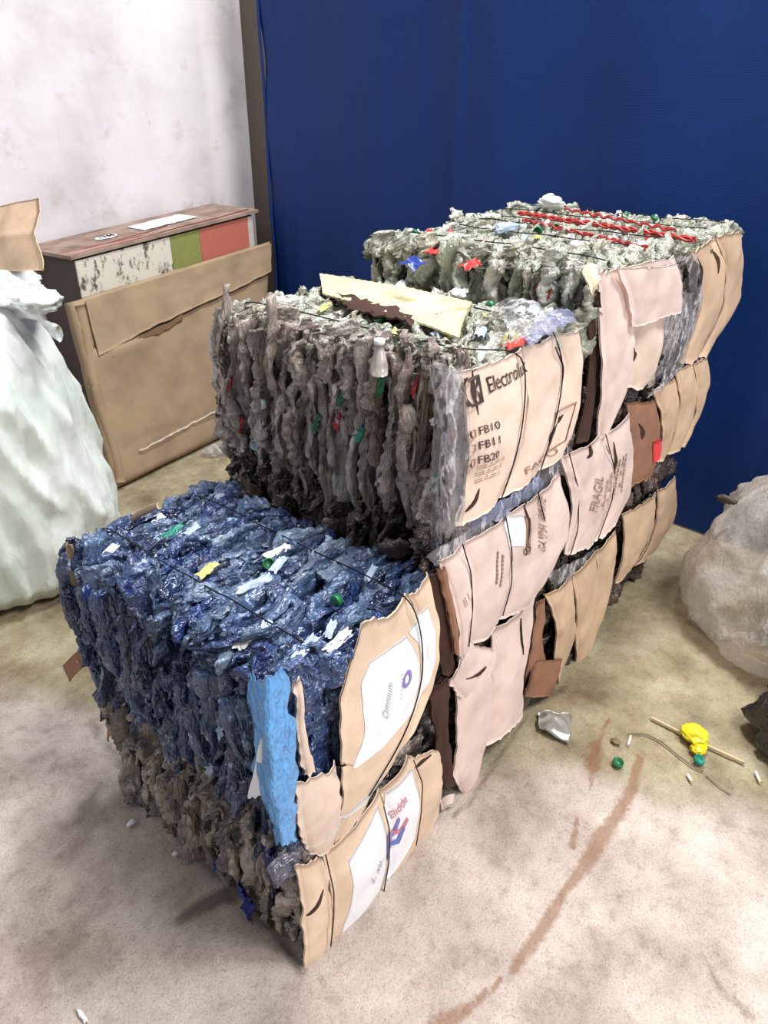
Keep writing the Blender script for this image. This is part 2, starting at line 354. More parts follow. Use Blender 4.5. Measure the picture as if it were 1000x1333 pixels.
# ------------------------------------------------------------------ crushed bottles
def bottle_geo(seed, L=0.20, Wd=0.07, T=0.015):
    """a squashed drinks bottle: x along its length, y through the flat, z across"""
    r = random.Random(seed); nt, na = 34, 16
    ts = np.linspace(0, 1, nt); V = np.zeros((nt, na, 3))
    neck = r.uniform(0.18, 0.26); sh = r.uniform(0.62, 0.76); fr = r.choice([5, 7, 9]); ph = r.uniform(0, 6)
    b1, b2, k1 = r.uniform(-1, 1), r.uniform(-1, 1), r.uniform(3, 7); pl = r.uniform(1.5, 3.0)
    kinks = [(r.uniform(.1, .85), r.uniform(-.8, .8), r.uniform(.3, .8)) for _ in range(3)]
    tri = lambda v: abs((v % 2)-1)*2-1
    for i, t in enumerate(ts):
        if t < 0.05: rad = 0.7+0.3*math.sin(t/0.05*PI/2)
        elif t < sh: rad = 1+0.04*tri(t*fr*2)
        elif t < 0.92: rad = neck+(1-neck)*(0.5+0.5*math.cos((t-sh)/(0.92-sh)*PI))
        else: rad = neck
        flatn = 1.0 if t < sh else 1.0+1.4*min(1, (t-sh)/(0.92-sh))
        pin = 1-0.30*max(0, noise.noise(Vector((t*2.6, seed*3.3, 0.5))))*2*(t < 0.85)
        bend = T*0.6*b1*math.sin(t*k1+ph)+sum(T*0.7*a*max(0, 1-abs(t-c)/.14*w_) for c, a, w_ in kinks)
        for j in range(na):
            a = j*2*PI/na; c, s = math.cos(a), math.sin(a)
            zc = math.copysign(abs(c)**0.8, c)
            y = (T/2)*rad*s*flatn; z = (Wd/2)*rad*pin*zc
            y += bend+T*0.45*tri(z/Wd*pl*2+0.5*math.sin(t*4+ph)+seed)*(t < sh+.1)
            q = Vector((t*3.2, c*1.1+seed*2.1, s*0.9))
            y += T*0.45*noise.noise(q)+T*0.22*(abs(noise.noise(q*2.6))*2-.4)*math.copysign(1, s+0.01)
            z += Wd*0.13*noise.noise(q*1.3+Vector((9, 3, 1)))+Wd*0.05*(1-4*abs(noise.noise(Vector((t*9, seed*1.0, c)))))
            x = (t-0.5)*L+L*0.03*noise.noise(q+Vector((4, 4, 4)))
            V[i, j] = (x, y, z)
    i = np.arange(nt-1)[:, None]; j = np.arange(na)[None, :]; j2 = (j+1) % na
    Fq = np.stack([i*na+j, i*na+j2, (i+1)*na+j2, (i+1)*na+j], -1).reshape(-1, 4)
    caps = np.array([(j, na-1-j-1, na-1-j, j) for j in range(0)], int).reshape(0, 4)
    e0 = np.array([(0, j+1, j+2, 0) for j in range(0)], int).reshape(0, 4)
    # close both ends with quads
    q = [(k, na-1-k, na-2-k, k+1) for k in range(na//2-1)]
    ends = np.array(q+[tuple((nt-1)*na+v for v in f[::-1]) for f in q])
    return V.reshape(-1, 3), np.vstack([Fq, ends])

NV = 16
GEO = [bottle_geo(k+1) for k in range(NV)]
BM = {}
def set_lp(me, A):
    a = me.attributes.new('lp', 'FLOAT_VECTOR', 'POINT'); a.data.foreach_set('vector', np.asarray(A, dtype=np.float32).ravel())
def bottle_mesh(k, mat):
    if (k, mat.name) not in BM:
        BM[(k, mat.name)] = mesh('crushed_bottle', *GEO[k], mat); set_lp(BM[(k, mat.name)], GEO[k][0]+k*0.37)
    return BM[(k, mat.name)]

def rot(ax, ang):
    return np.array(Matrix.Rotation(ang, 3, ax))

FACE_BASE = {  # columns: bottle x (length), y (flat), z (across)
    'front_v': np.array([(0, 0, 1), (0, 1, 0), (1, 0, 0)], float),   # upright, edge-on to the front
    'top_u': np.array([(1, 0, 0), (0, 1, 0), (0, 0, 1)], float),     # lying along the row
    'side': np.array([(0, 0, 1), (0, 1, 0), (1, 0, 0)], float)}

class Bale:
    def __init__(s, name, label, x0, x1, y0, y1, z0, z1, group=None, lean=(0, 0)):
        s.x0, s.x1, s.y0, s.y1, s.z0, s.z1, s.lean = x0, x1, y0, y1, z0, z1, lean
        s.root = empty(name, ((x0+x1)/2, (y0+y1)/2, z0), label, 'bale', 'strapped bottle bales in the stack'); s.items = []; s.strips = []; s.sobj = []; s.bits = []
    def pos(s, a, b, c):
        x = s.x0+(s.x1-s.x0)*a; y = s.y0+(s.y1-s.y0)*b; z = s.z0+(s.z1-s.z0)*c
        x += s.lean[0]*(b)*1.0; return np.array([x, y, z])
    def core(s, mat, inset=0.055):
        n = 9; V = []; 
        I = [(0.0 if k == 0 else 1.0 if k == n-1 else k/(n-1)) for k in range(n)]
        def face(f):
            return np.array([f(u, v) for u in I for v in I])
        P = [face(lambda u, v: (0, u, v)), face(lambda u, v: (1, u, v))[::1], face(lambda u, v: (u, 0, v)), face(lambda u, v: (u, 1, v)), face(lambda u, v: (u, v, 0)), face(lambda u, v: (u, v, 1))]
        parts = []
        for k, A in enumerate(P):
            W = []
            for a, b, c in A:
                p = s.pos(a, b, c); cc = s.pos(0.5, 0.5, 0.5); h = np.array([s.x1-s.x0, s.y1-s.y0, s.z1-s.z0])/2
                q = cc+(p-cc)*(h-np.array([inset, inset, inset if c > .5 else 0.004]))/h
                nn = np.array([noise.noise(Vector(q*11+o)) for o in (0, 7, 13)])*0.018
                if q[2] < s.z0+0.03: nn[2] = 0
                W.append(q+nn)
            f = grid_faces(n, n)
            if k in (0, 3, 4): f = f[:, ::-1]
            parts.append((np.array(W), f))
        V, Fq = join(parts); add('bale_core', V, Fq, mat, s.root)
    def put(s, p, R, sc, mat, k=None):
        k = random.randrange(NV) if k is None else k
        s.items.append((np.array(p, float), R*np.array(sc)[None, :], mat, k))
    def fill_front(s, mat, c0=0.0, c1=1.0, b0=0.0, b1=1.0, pitch=0.036, tilt=0.16, out=0.0):
        H, W = s.z1-s.z0, s.y1-s.y0; nb = max(1, int(W*(b1-b0)/pitch))
        for i in range(nb):
            b = b0+(b1-b0)*(i+0.5)/nb; z = c0*H+random.uniform(-.10, .02)
            while z < c1*H:
                L = random.uniform(0.14, 0.30); zc = z+L/2
                if zc+L*0.35 > H*c1+0.02: L = max(0.08, (H*c1-z)); zc = z+L/2
                wd = random.uniform(0.055, 0.10)
                p = s.pos(0, min(.985, max(.015, b+random.gauss(0, 0.008/W))), zc/H); p[0] += wd/2-0.012+random.uniform(-.008, .016)-0.02*math.sin(PI*min(1, max(0, zc/H)))-out
                p[2] = max(p[2], s.z0+0.04)
                R = rot('Y', random.gauss(0, tilt))@rot('Z', random.gauss(0, 0.5))@rot('X', random.gauss(0, .07))@FACE_BASE['front_v']
                if random.random() < 0.5: R = R@np.diag([-1., 1., -1.])
                s.put(p, R, (L/0.20, random.uniform(0.8, 1.5), wd/0.07), mat)
                z += L*random.uniform(0.62, 0.85)
                if H*c1-z < 0.04: break
    def fill_top(s, mat, a0=0.0, a1=1.0, pitch=0.036, tilt=0.15, lift=0.0, yaw=0.14, b1=1.0):
        D, W = s.x1-s.x0, s.y1-s.y0; nb = int(W*b1/pitch)
        for i in range(nb):
            b = (i+0.5)/nb*b1; x = a0*D-random.uniform(0.0, .06)+0.03
            while x < a1*D-0.02:
                L = random.uniform(0.11, 0.22); wd = random.uniform(0.055, 0.09)
                xc = min(x+L/2, a1*D-L*0.42)
                p = s.pos(xc/D, min(.985, max(.015, b+random.gauss(0, 0.008/W))), 1); p[2] += -wd/2+0.006+random.uniform(-.012, .010)+lift
                R = rot('Y', random.gauss(0, tilt))@rot('Z', random.gauss(0, yaw))@rot('X', random.gauss(0, 0.3))@FACE_BASE['top_u']
                if random.random() < 0.5: R = R@np.diag([-1., 1., -1.])
                s.put(p, R, (L/0.20, random.uniform(0.9, 1.6), wd/0.07), mat)
                x += L*random.uniform(0.6, 0.85)
    def fill_side(s, mat, b=0.0, inset=0.03, c0=0.0, c1=1.0, a0=0.0, a1=1.0, step=0.075):
        D, H = s.x1-s.x0, s.z1-s.z0
        for a in np.arange(a0+0.06, a1-0.02, step/D):
            z = 0.06
            while z < H*c1-0.03:
                if z/H >= c0:
                    p = s.pos(a+random.gauss(0, .02), b, min(z, H-0.09)/H); p[1] += (inset if b < .5 else -inset)+random.uniform(-.008, .008)
                    R = rot('Y', random.gauss(0, 0.4))@rot('Z', random.gauss(0, 0.25))@FACE_BASE['side']
                    s.put(p, R, (random.uniform(.6, .85), 1.1, random.uniform(.9, 1.3)), mat)
                z += random.uniform(0.08, 0.12)
    def finish(s):
        it = sorted(s.items, key=lambda e: np.linalg.norm(e[0]-CAM)+(0 if e[0][2] > s.z0 else 9))
        near, rest = it[:100], it[100:]; made = []
        for p, R, mat, k in near:
            o = bpy.data.objects.new('crushed_bottle', bottle_mesh(k, mat)); COL.objects.link(o); o.parent = s.root
            m = Matrix.Identity(4)
            for a in range(3):
                for b in range(3): m[a][b] = R[a, b]
                m[a][3] = p[a]-s.root.location[a]
            o.matrix_local = m; made.append((p, o, Matrix.Translation(s.root.location)@m))
        for b in s.bits:          # caps and labels belong to the squashed bottle they sit on
            c = np.array(b.data.vertices[0].co); e = min(made, key=lambda e: np.linalg.norm(e[0]-c)); b.parent = e[1]; b.matrix_parent_inverse = e[2].inverted()
        bym = {}
        for e in rest: bym.setdefault(e[2].name, []).append(e)
        for n, es in bym.items():
            parts = []; tint = []; lp = []
            for p, R, mat, k in es:
                V, Fq = GEO[k]; parts.append((V@R.T+p, Fq)); tint += [random.random()]*len(V); lp.append(V+random.uniform(0, 9))
            V, Fq = join(parts)
            o = add('crushed_bottles', V, Fq, es[0][2], s.root, True, tint); o['kind'] = 'stuff'; set_lp(o.data, np.concatenate(lp))
    # ---- sheets on the end face
    def strip(s, L, R, mat, y=-0.012, bulge=0.016, belly=0.010, n=14, m=26, rag=0.004, thick=0.004, name='cardboard_panel', crumple=0.0, wrinkle=0.003, keep=True, sm=True, axis='y', label=None, edge_in=0.005, corner=None):
        A = smooth_poly([on(px, py, **{axis: y})for px, py in L], m); B = smooth_poly([on(px, py, **{axis: y}) for px, py in R], m)
        sd = random.uniform(0, 50); ai = 'xyz'.index(axis); V = np.zeros((n, m, 3)); sg = -1
        for i in range(n):
            q = i/(n-1)
            for j in range(m):
                t = j/(m-1); p = A[j]*(1-q)+B[j]*q
                e = noise.noise(Vector((q*2+sd, 0 if t < .5 else 9, 0)))*1.0+noise.noise(Vector((q*13+sd, 0 if t < .5 else 9, 2)))*1.0
                k = max(0, 1-min(t, 1-t)*8)
                p = p+np.array([0, 0, rag*e*k*2]) if axis != 'z' else p
                e2 = noise.noise(Vector((t*9+sd, 0 if q < .5 else 5, 1))); kq = max(0, 1-min(q, 1-q)*6)
                p[0] += rag*e2*kq*1.2
                off = bulge*0.62*math.sin(PI*q)+belly*math.sin(PI*t)-edge_in*(kq**3)
                off += wrinkle*(noise.noise(Vector((p[0]*14+sd, p[2]*9, 3)))+0.6*noise.noise(Vector((p[0]*30, p[2]*22+sd, 3))))*2
                if crumple:
                    c = 1-abs(noise.noise(Vector((p[0]*22+sd, p[1]*22, p[2]*5))))*2.4+0.35*(1-abs(noise.noise(Vector((p[0]*50, p[1]*50, p[2]*22+sd))))*2)
                    off += crumple*c; p[0] += crumple*0.6*noise.noise(Vector((p[2]*20, sd, q*4)))
                p[ai] += sg*off if axis != 'z' else off
                if corner is not None and p[1] < corner:      # the sheet turns the corner and lies along the end face
                    d = p-CAM; p = CAM+d*((corner-CAM[1])/d[1]); p[1] -= .3*off
                V[i, j] = p
        V = V.reshape(-1, 3); bk = V.copy(); bk[:, ai] += thick if axis != 'z' else -thick
        f1 = grid_faces(n, m); nV = len(V)
        rim = [(j, j+1, j+1+nV, j+nV) for j in range(m-1)]+[((n-1)*m+j+1, (n-1)*m+j, (n-1)*m+j+nV, (n-1)*m+j+1+nV) for j in range(m-1)]
        rim += [((i+1)*m, i*m, i*m+nV, (i+1)*m+nV) for i in range(n-1)]+[(i*m+m-1, (i+1)*m+m-1, (i+1)*m+m-1+nV, i*m+m-1+nV) for i in range(n-1)]
        VV = np.vstack([V, bk]); FF = np.vstack([f1[:, ::-1], f1+nV, np.array(rim)])
        o = add(name, VV, FF, mat, s.root, sm)
        if label: o['label'] = label
        if keep: s.strips.append((V, f1)); s.sobj += [o]*len(f1)
        return o
    def hit(s, p, d=(0, 1, 0)):
        if not hasattr(s, 'bvh') or s.nb != len(s.strips):
            V, Fq = join(s.strips); s.bvh = BVHTree.FromPolygons([Vector(v) for v in V], [tuple(map(int, f)) for f in Fq]); s.nb = len(s.strips)
        h = s.bvh.ray_cast(Vector(p)-Vector(d)*0.6, Vector(d), 1.5)
        s.last = None if h[0] is None else s.sobj[h[2]]
        return None if h[0] is None else np.array(h[0])
    def decal(s, L, R, mat, name='printed_label', off=0.0016, n=16, m=22, rag=0.0, y=-0.03, label=None):
        A = smooth_poly([on(px, py, y=y) for px, py in L], m); B = smooth_poly([on(px, py, y=y) for px, py in R], m)
        V = np.zeros((n, m, 3)); cnt = {}
        last = y
        for i in range(n):
            for j in range(m):
                q = i/(n-1); p = A[j]*(1-q)+B[j]*q; h = s.hit(p)
                if h is not None: last = h[1]; cnt[s.last] = cnt.get(s.last, 0)+1
                V[i, j] = (p[0], last-off, p[2])
        V = V.reshape(-1, 3); bk = V.copy(); bk[:, 1] += off*0.7; nV = len(V); f1 = grid_faces(n, m)
        rim = [(j, j+1, j+1+nV, j+nV) for j in range(m-1)]+[((n-1)*m+j+1, (n-1)*m+j, (n-1)*m+j+nV, (n-1)*m+j+1+nV) for j in range(m-1)]
        rim += [((i+1)*m, i*m, i*m+nV, (i+1)*m+nV) for i in range(n-1)]+[(i*m+m-1, (i+1)*m+m-1, (i+1)*m+m-1+nV, i*m+m-1+nV) for i in range(n-1)]
        o = add(name, np.vstack([V, bk]), np.vstack([f1[:, ::-1], f1+nV, np.array(rim)]), mat, max(cnt, key=cnt.get) if cnt else s.root)
        if label: o['label'] = label
        return o
    def shapes(s, polys, o_px, x_px, y_px, mat, name, off=0.0022, label=None, y=-0.03):
        """flat marks given in a unit frame (o, x end, y end seen in the photograph), laid on the cardboard"""
        O, X, Y = (on(*q, y=y) for q in (o_px, x_px, y_px)); cnt = {}; V = []; F = []
        last = y
        for P, Fc in polys:
            b = len(V)
            for a, c in P:
                p = O+(X-O)*a+(Y-O)*c; h = s.hit(p)
                if h is not None: last = h[1]; cnt[s.last] = cnt.get(s.last, 0)+1
                V.append((p[0], last-off, p[2]))
            F += [tuple(b+k for k in f) for f in Fc]
        o = add(name, V, F, mat, max(cnt, key=cnt.get) if cnt else s.root, False)
        if label: o['label'] = label
        return o
    def text(s, body, o_px, x_px, y_px, mat, name='printed_text', off=0.0024, label=None):
        cu = bpy.data.curves.new('t', 'FONT'); cu.body = body; cu.size = 1; cu.resolution_u = 3
        ob = bpy.data.objects.new('t', cu); COL.objects.link(ob); bpy.context.view_layer.update()
        me = bpy.data.meshes.new_from_object(ob.evaluated_get(bpy.context.evaluated_depsgraph_get()))
        P = np.array([v.co[:2] for v in me.vertices]); Fc = [tuple(f.vertices) for f in me.polygons]
        bpy.data.objects.remove(ob); bpy.data.curves.remove(cu); bpy.data.meshes.remove(me)
        P[:, 0] = (P[:, 0]-P[:, 0].min())/np.ptp(P[:, 0]); P[:, 1] = (P[:, 1]-P[:, 1].min())/max(0.3, np.ptp(P[:, 1]))
        return s.shapes([(P, Fc)], o_px, x_px, y_px, mat, name, off, label)
    def wire(s, x, slit=None, y_end=None, top=True, name='baling_wire', r=0.0016, mat=None, y=-0.034, zt=None):
        zt = s.z1+0.014 if zt is None else zt; pts = []
        if top:
            pts += [(x+s.lean[0], s.y1+0.016, s.z0+0.02), (x+s.lean[0], s.y1+0.018, (s.z0+s.z1)/2), (x+s.lean[0], s.y1+0.014, zt-0.02)]
            for b in np.linspace(0.98, 0.04, 22):
                pts.append((x+s.lean[0]*b+random.gauss(0, .0025), s.y0+(s.y1-s.y0)*b, zt+random.gauss(0, .003)))
        if slit:
            pts += [tuple(on(px, py, y=y)+np.array([0, random.gauss(0, .001), 0])) for px, py in slit]
        P = smooth_poly(pts, max(24, len(pts)*2)); V, Fq = tube(P, r, 5)
        return add(name, V, Fq, mat or m_wire, s.root)

def lump(p, sx, sy, sz, seed, n=10, m=14, amp=0.3):
    """crumpled scrap: a closed irregular pillow"""
    V = []
    for i in range(n):
        th = PI*i/(n-1)
        for j in range(m):
            ph = 2*PI*j/m; d = np.array([math.sin(th)*math.cos(ph), math.sin(th)*math.sin(ph), math.cos(th)])
            r = 1+amp*noise.noise(Vector(d*2.2+seed))+amp*(0.5-abs(noise.noise(Vector(d*4+seed))))
            V.append(d*r*np.array([sx, sy, sz])+p)
    V = np.array(V); i = np.arange(n-1)[:, None]; j = np.arange(m)[None, :]; j2 = (j+1) % m
    return V, np.stack([i*m+j, (i+1)*m+j, (i+1)*m+j2, i*m+j2], -1).reshape(-1, 4)

def wrap(p, d1, d2, seed, n=12, m=9):
    """a torn label: a thin curled, creased rectangle spanned by d1 and d2"""
    d1, d2 = np.array(d1, float), np.array(d2, float); nn = np.cross(d1, d2); nn /= np.linalg.norm(nn)+1e-9; w_ = min(np.linalg.norm(d1), np.linalg.norm(d2)); V = []
    for i in range(n):
        for j in range(m):
            a, b = i/(n-1)*2-1, j/(m-1)*2-1
            e = 1+.35*noise.noise(Vector((a*2+seed, b*2, 1)))
            z = w_*(.55*noise.noise(Vector((a*1.6, b*1.6, seed)))+.5*(.5-2*abs(noise.noise(Vector((a*3+seed, b*3, 2)))))+.35*(1-b*b))
            V.append(np.array(p)+d1*a*e+d2*b*e+nn*z)
    V = np.array(V); B_ = V-nn*.0009; f = grid_faces(n, m); return np.vstack([V, B_]), np.vstack([f, f[:, ::-1]+len(V)])

def scrap(bale, px, py, plane, w, h, mat, name='bottle_label', label=None, seed=None):
    p = on(px, py, **plane); seed = random.uniform(0, 90) if seed is None else seed
    ax = list(plane)[0]
    an = random.uniform(-.4, .4); c_, s_ = math.cos(an), math.sin(an)
    if ax == 'x': V, Fq = wrap(p, (0.003, w*c_, w*s_), (0.003, -h*s_, h*c_), seed)
    elif ax == 'y': V, Fq = wrap(p, (w*c_, 0, w*s_), (-h*s_, 0, h*c_), seed)
    else: V, Fq = wrap(p, (w*c_, w*s_, .004), (-h*s_, h*c_, .002), seed)
    o = add(name, V, Fq, mat, bale.root if bale else None)
    if bale and name == 'bottle_label': bale.bits.append(o)
    if label: o['label'] = label
    return o

def cap_geo(p, r, h, R=np.eye(3)):
    k = 24; prof = [(0, 0), (0.9, 0), (1, 0.12), (1, 1), (0.86, 1), (0.84, 0.25), (0, 0.22)]; V = []
    for q, z in prof:
        for j in range(k):
            a = 2*PI*j/k; rr = q*(1+0.03*(j % 2)*(0.1 < z < 1)); V.append((rr*r*math.cos(a), rr*r*math.sin(a), z*h))
    V = np.array(V)@np.array(R).T+p; n = len(prof); i = np.arange(n-1)[:, None]; j = np.arange(k)[None, :]; j2 = (j+1) % k
    return V, np.stack([i*k+j, i*k+j2, (i+1)*k+j2, (i+1)*k+j], -1).reshape(-1, 4)

def caps_on(bale, n, face, cols):
    for _ in range(n):
        if face == 'front': p = bale.pos(0, random.uniform(.05, .95), random.uniform(.1, .95)); p[0] -= 0.012; R = rot('Y', -PI/2+random.gauss(0, .5))@rot('X', random.gauss(0, .5))
        else: p = bale.pos(random.uniform(.05, .95), random.uniform(.05, .95), 1); p[2] += 0.004; R = rot('X', random.gauss(0, .7))@rot('Y', random.gauss(0, .7))
        V, Fq = cap_geo(p, 0.0125, 0.012, R); bale.bits.append(add('bottle_cap', V, Fq, C_[random.choice(cols)], bale.root))

def labels_on(bale, n, face, cols):
    for _ in range(n):
        if face == 'front': p = bale.pos(0, random.uniform(.05, .95), random.uniform(.1, .95)); p[0] -= 0.016; sz = ((0.004, random.uniform(.006, .012), .003), (.003, -.004, random.uniform(.010, .024)))
        else: p = bale.pos(random.uniform(.05, .95), random.uniform(.05, .95), 1); p[2] += 0.006; sz = ((random.uniform(.010, .03), .008, .003), (-.004, random.uniform(.005, .010), 0.003))
        V, Fq = wrap(p, *sz, random.uniform(0, 90)); bale.bits.append(add('bottle_label', V, Fq, C_[random.choice(cols)], bale.root))
# ------------------------------------------------------------------ the eleven bales
GA = None
# bottom of the front column
A = Bale('bottle_bale', 'low grey bottle bale on the floor under the blue bale, nearest the camera', 0.01, 0.50, 0.0, 0.675, 0.0, 0.385)
A.core(m_core_taupe); A.fill_front(m_grey, pitch=0.027); A.fill_side(m_grey, 0.0, 0.03); A.fill_side(m_grey, 1.0, 0.02); A.fill_top(m_grey, a0=0, a1=0.25)
K1 = [(388, 1128), (392, 1160), (395, 1215), (399, 1276)]; K2 = [(421, 1113), (430, 1160), (433, 1190), (431, 1236)]
K3 = [(496, 1030), (506, 1070), (505, 1120), (492, 1184)]; K4 = [(534, 985), (546, 1020), (547, 1060), (540, 1106)]; K5 = [(575, 974), (577, 1000), (576, 1030), (572, 1056)]
A.strip(K1, K2, m_card_orange, bulge=.012, belly=.006, rag=.006); A.strip(K2, K3, m_card_orange, bulge=.018, belly=.010); A.strip(K3, K4, m_card_orange, bulge=.014, belly=.010); A.strip(K4, K5, m_card_orange, bulge=.014, belly=.004, rag=.006)
A.decal([(455, 1122), (458, 1150), (457, 1180), (447, 1224)], [(497, 1052), (505, 1080), (505, 1120), (494, 1176)], m_white, name='white_label', rag=0)
A.decal([(507, 1036), (509, 1080), (508, 1120), (500, 1166)], [(541, 1004), (547, 1040), (546, 1062), (540, 1092)], m_white, name='white_label')
A.text('Elidde', (514, 1070), (531, 1042), (510, 1062), m_ink_red, off=.004); A.text('L. xu..', (486, 1150), (499, 1118), (482, 1142), m_ink_grey, off=.004)
for k, (a, b, mt) in enumerate([((506, 1112), (526, 1076), m_ink_purple), ((508, 1122), (530, 1086), m_ink_blue), ((511, 1106), (534, 1074), m_ink_red)]):
    A.shapes([([(0, 0), (.3, .8), (.6, .2), (1, .7), (1, 1.0), (.6, .6), (.3, 1.2), (0, .4)], [(0, 1, 6, 7), (1, 2, 5, 6), (2, 3, 4, 5)])], a, b, (a[0]-6, a[1]-11), mt, 'printed_emblem', off=.004)
A.strip([(128, 902), (134, 930), (140, 965)], [(158, 896), (160, 912), (158, 930)], m_card_brown, axis='x', y=0.02, bulge=.004, belly=.0, keep=False, name='cardboard_tab', label='brown cardboard tab at the left end')
A.wire(0.11, [(424, 1113), (434, 1160), (435, 1190), (431, 1232)], top=False); A.wire(0.33, [(500, 1050), (507, 1080), (507, 1120), (497, 1180)], top=False); A.wire(.4, [(539, 990), (550, 1020), (549, 1060), (541, 1100)], top=False)
# loose bottles and label wraps at its near corner
for q in [(320, 1178, .02, .045), (312, 1160, .012, .02), (350, 1118, .016, .03), (278, 1128, .007, .015)]:
    scrap(A, q[0], q[1], dict(x=-0.022), q[2], q[3], C_['navy'] if q[2] > .013 else C_['blue'], label='blue bottle label')

# blue bale
B = Bale('bottle_bale', 'blue bottle bale with a big white sheet on its cardboard end', 0.0, 0.445, 0.0, 0.715, 0.385, 0.79)
B.core(m_core_blue); B.fill_front(m_blue, pitch=.024, tilt=.12); B.fill_top(m_blue, pitch=.025, yaw=.11, tilt=.09); B.fill_side(m_blue, 0.0, 0.025, step=.06); B.fill_side(m_blue, 1.0, 0.02)
K2 = [(474, 810), (462, 855), (441, 905), (443, 990), (446, 1040), (438, 1096)]
B.strip([(388, 1022), (387, 1050), (389, 1078), (405, 1117)], [(440, 994), (443, 1020), (444, 1060), (436, 1098)], m_card, bulge=.014, belly=.004, rag=.009, n=12)
K3 = [(531, 776), (546, 805), (551, 860), (546, 905), (524, 965), (479, 1038)]
B.strip(K2, K3, m_card_orange, bulge=.020, belly=.012, rag=.006, n=20, m=34)
K4 = [(559, 747), (568, 797), (569, 854), (562, 894), (541, 928), (528, 958)]
B.strip(K3, K4, m_card_orange, bulge=.010, belly=.012, rag=.006, m=34)
B.decal([(484, 862), (471, 890), (473, 930), (475, 952), (462, 1002)], [(530, 828), (543, 850), (547, 885), (538, 925), (466, 1000)], m_white, name='white_sheet', n=22, m=34)
B.decal([(534, 824), (548, 840), (553, 872), (547, 905), (536, 936)], [(561, 790), (567, 820), (568, 856), (561, 890), (543, 922)], m_white, name='white_sheet', m=30)
B.text('Omnium', (499, 933), (508, 888), (493, 929), m_ink_grey, off=.0045); B.text('- - - - - - -', (519, 908), (522, 876), (515, 905), m_ink_grey, off=.0045)
ring = [(0.5+.5*math.cos(a), .5+.5*math.sin(a)) for a in np.linspace(0, 2*PI, 25)[:-1]]+[(0.5+.26*math.cos(a), .5+.32*math.sin(a)) for a in np.linspace(0, 2*PI, 25)[:-1]]
B.shapes([(ring, [(k, (k+1) % 24, 24+(k+1) % 24, 24+k) for k in range(24)])], (526, 896), (535, 873), (519, 891), m_ink_purple, 'printed_logo', off=.0045)
B.wire(0.10, None); B.wire(0.335, [(531, 776), (547, 806), (552, 860), (547, 905), (526, 962), (480, 1036)])
# torn wet edge and the tape line along the lower flap
B.strip([(386, 890), (389, 930), (391, 975), (397, 1010)], [(394, 888), (398, 930), (402, 970), (412, 1002)], m_card, bulge=.006, belly=0, rag=.008, n=8, keep=False, name='torn_cardboard_edge')
B.decal([(432, 1090), (430, 1094), (412, 1112)], [(500, 1010), (502, 1014), (500, 1022)], film('white_tape_film', (250, 246, 244), .3, .15, .1, 0.0), name='clear_tape', n=20, m=5)
B.strip([(326, 884), (333, 940), (340, 1000), (356, 1085)], [(366, 868), (384, 930), (392, 990), (386, 1094)], m_film_blue, axis='x', y=-0.035, bulge=.02, belly=.01, crumple=.008, rag=.01, n=26, m=50, keep=False, name='blue_film', label='bright blue plastic bag hanging over the near corner', thick=.0012, corner=-.016)
B.strip([(338, 964), (330, 1000), (320, 1038)], [(340, 962), (343, 1000), (345, 1036)], m_white, axis='x', y=-0.058, bulge=.002, belly=0, keep=False, name='paper_scrap', n=8, m=10, label='white paper scrap')
scrap(B, 345, 1112, dict(x=-0.02), .02, .035, C_['navy'], label='blue bottle label'); 
for q, c in [((325, 830), 'white'), ((395, 846), 'pale_blue'), ((440, 835), 'white'), ((270, 742), 'yellow'), ((250, 690), 'pale_blue'), ((360, 718), 'white'), ((330, 760), 'pale_blue'), ((225, 692), 'teal')]:
    scrap(B, q[0], q[1], dict(z=0.80), random.uniform(.02, .04), .009, C_[c])
scrap(B, 167, 764, dict(x=-0.02), .01, .012, C_['blue'])
B.strip([(84, 712), (92, 770), (104, 850)], [(90, 708), (97, 770), (110, 852)], m_card_khaki, axis='x', y=-0.005, bulge=.003, belly=0, keep=False, n=6, name='cardboard_edge', label='edge of the cardboard sheet on the left end')
B.strip([(80, 868), (83, 878), (88, 889)], [(108, 840), (112, 848), (118, 858)], m_card_brown, axis='x', y=-0.015, bulge=.002, belly=0, keep=False, n=12, m=12, rag=.001, name='cardboard_tab', label='brown cardboard tab with a punched hole')
p = on(101, 862, x=-0.019); V, Fq = cap_geo(p, 0.005, 0.001, rot('Y', -PI/2)); add('punched_hole', V, Fq, flat('pale_hole', (205, 190, 160)), B.root)
# tan cardboard lip along its far left top edge
B.strip([(148, 690), (175, 668), (204, 655)], [(152, 696), (178, 676), (208, 662)], m_card_tan, axis='x', y=0.16, bulge=.003, belly=0, keep=False, n=6, name='cardboard_edge')

# second column
Cb = Bale('bottle_bale', 'bottom bale of the second column, dark gap and two pale cardboard flaps', 0.50, 0.965, 0.0, 0.70, 0.0, 0.41)
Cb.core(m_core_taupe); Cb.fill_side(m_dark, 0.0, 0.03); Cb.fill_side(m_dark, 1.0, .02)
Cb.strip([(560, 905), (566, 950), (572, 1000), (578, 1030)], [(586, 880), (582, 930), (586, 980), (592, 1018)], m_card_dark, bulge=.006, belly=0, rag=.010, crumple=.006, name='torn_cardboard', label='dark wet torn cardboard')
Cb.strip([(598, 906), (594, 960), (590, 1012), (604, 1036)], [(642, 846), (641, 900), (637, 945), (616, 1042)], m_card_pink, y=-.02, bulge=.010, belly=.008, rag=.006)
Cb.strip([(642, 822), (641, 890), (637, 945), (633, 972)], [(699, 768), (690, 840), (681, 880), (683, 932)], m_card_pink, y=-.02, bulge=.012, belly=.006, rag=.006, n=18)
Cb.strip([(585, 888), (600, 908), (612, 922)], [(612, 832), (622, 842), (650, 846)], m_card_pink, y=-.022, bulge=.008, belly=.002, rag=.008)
Cb.wire(.8, [(678, 805), (680, 825), (682, 852)], top=False)
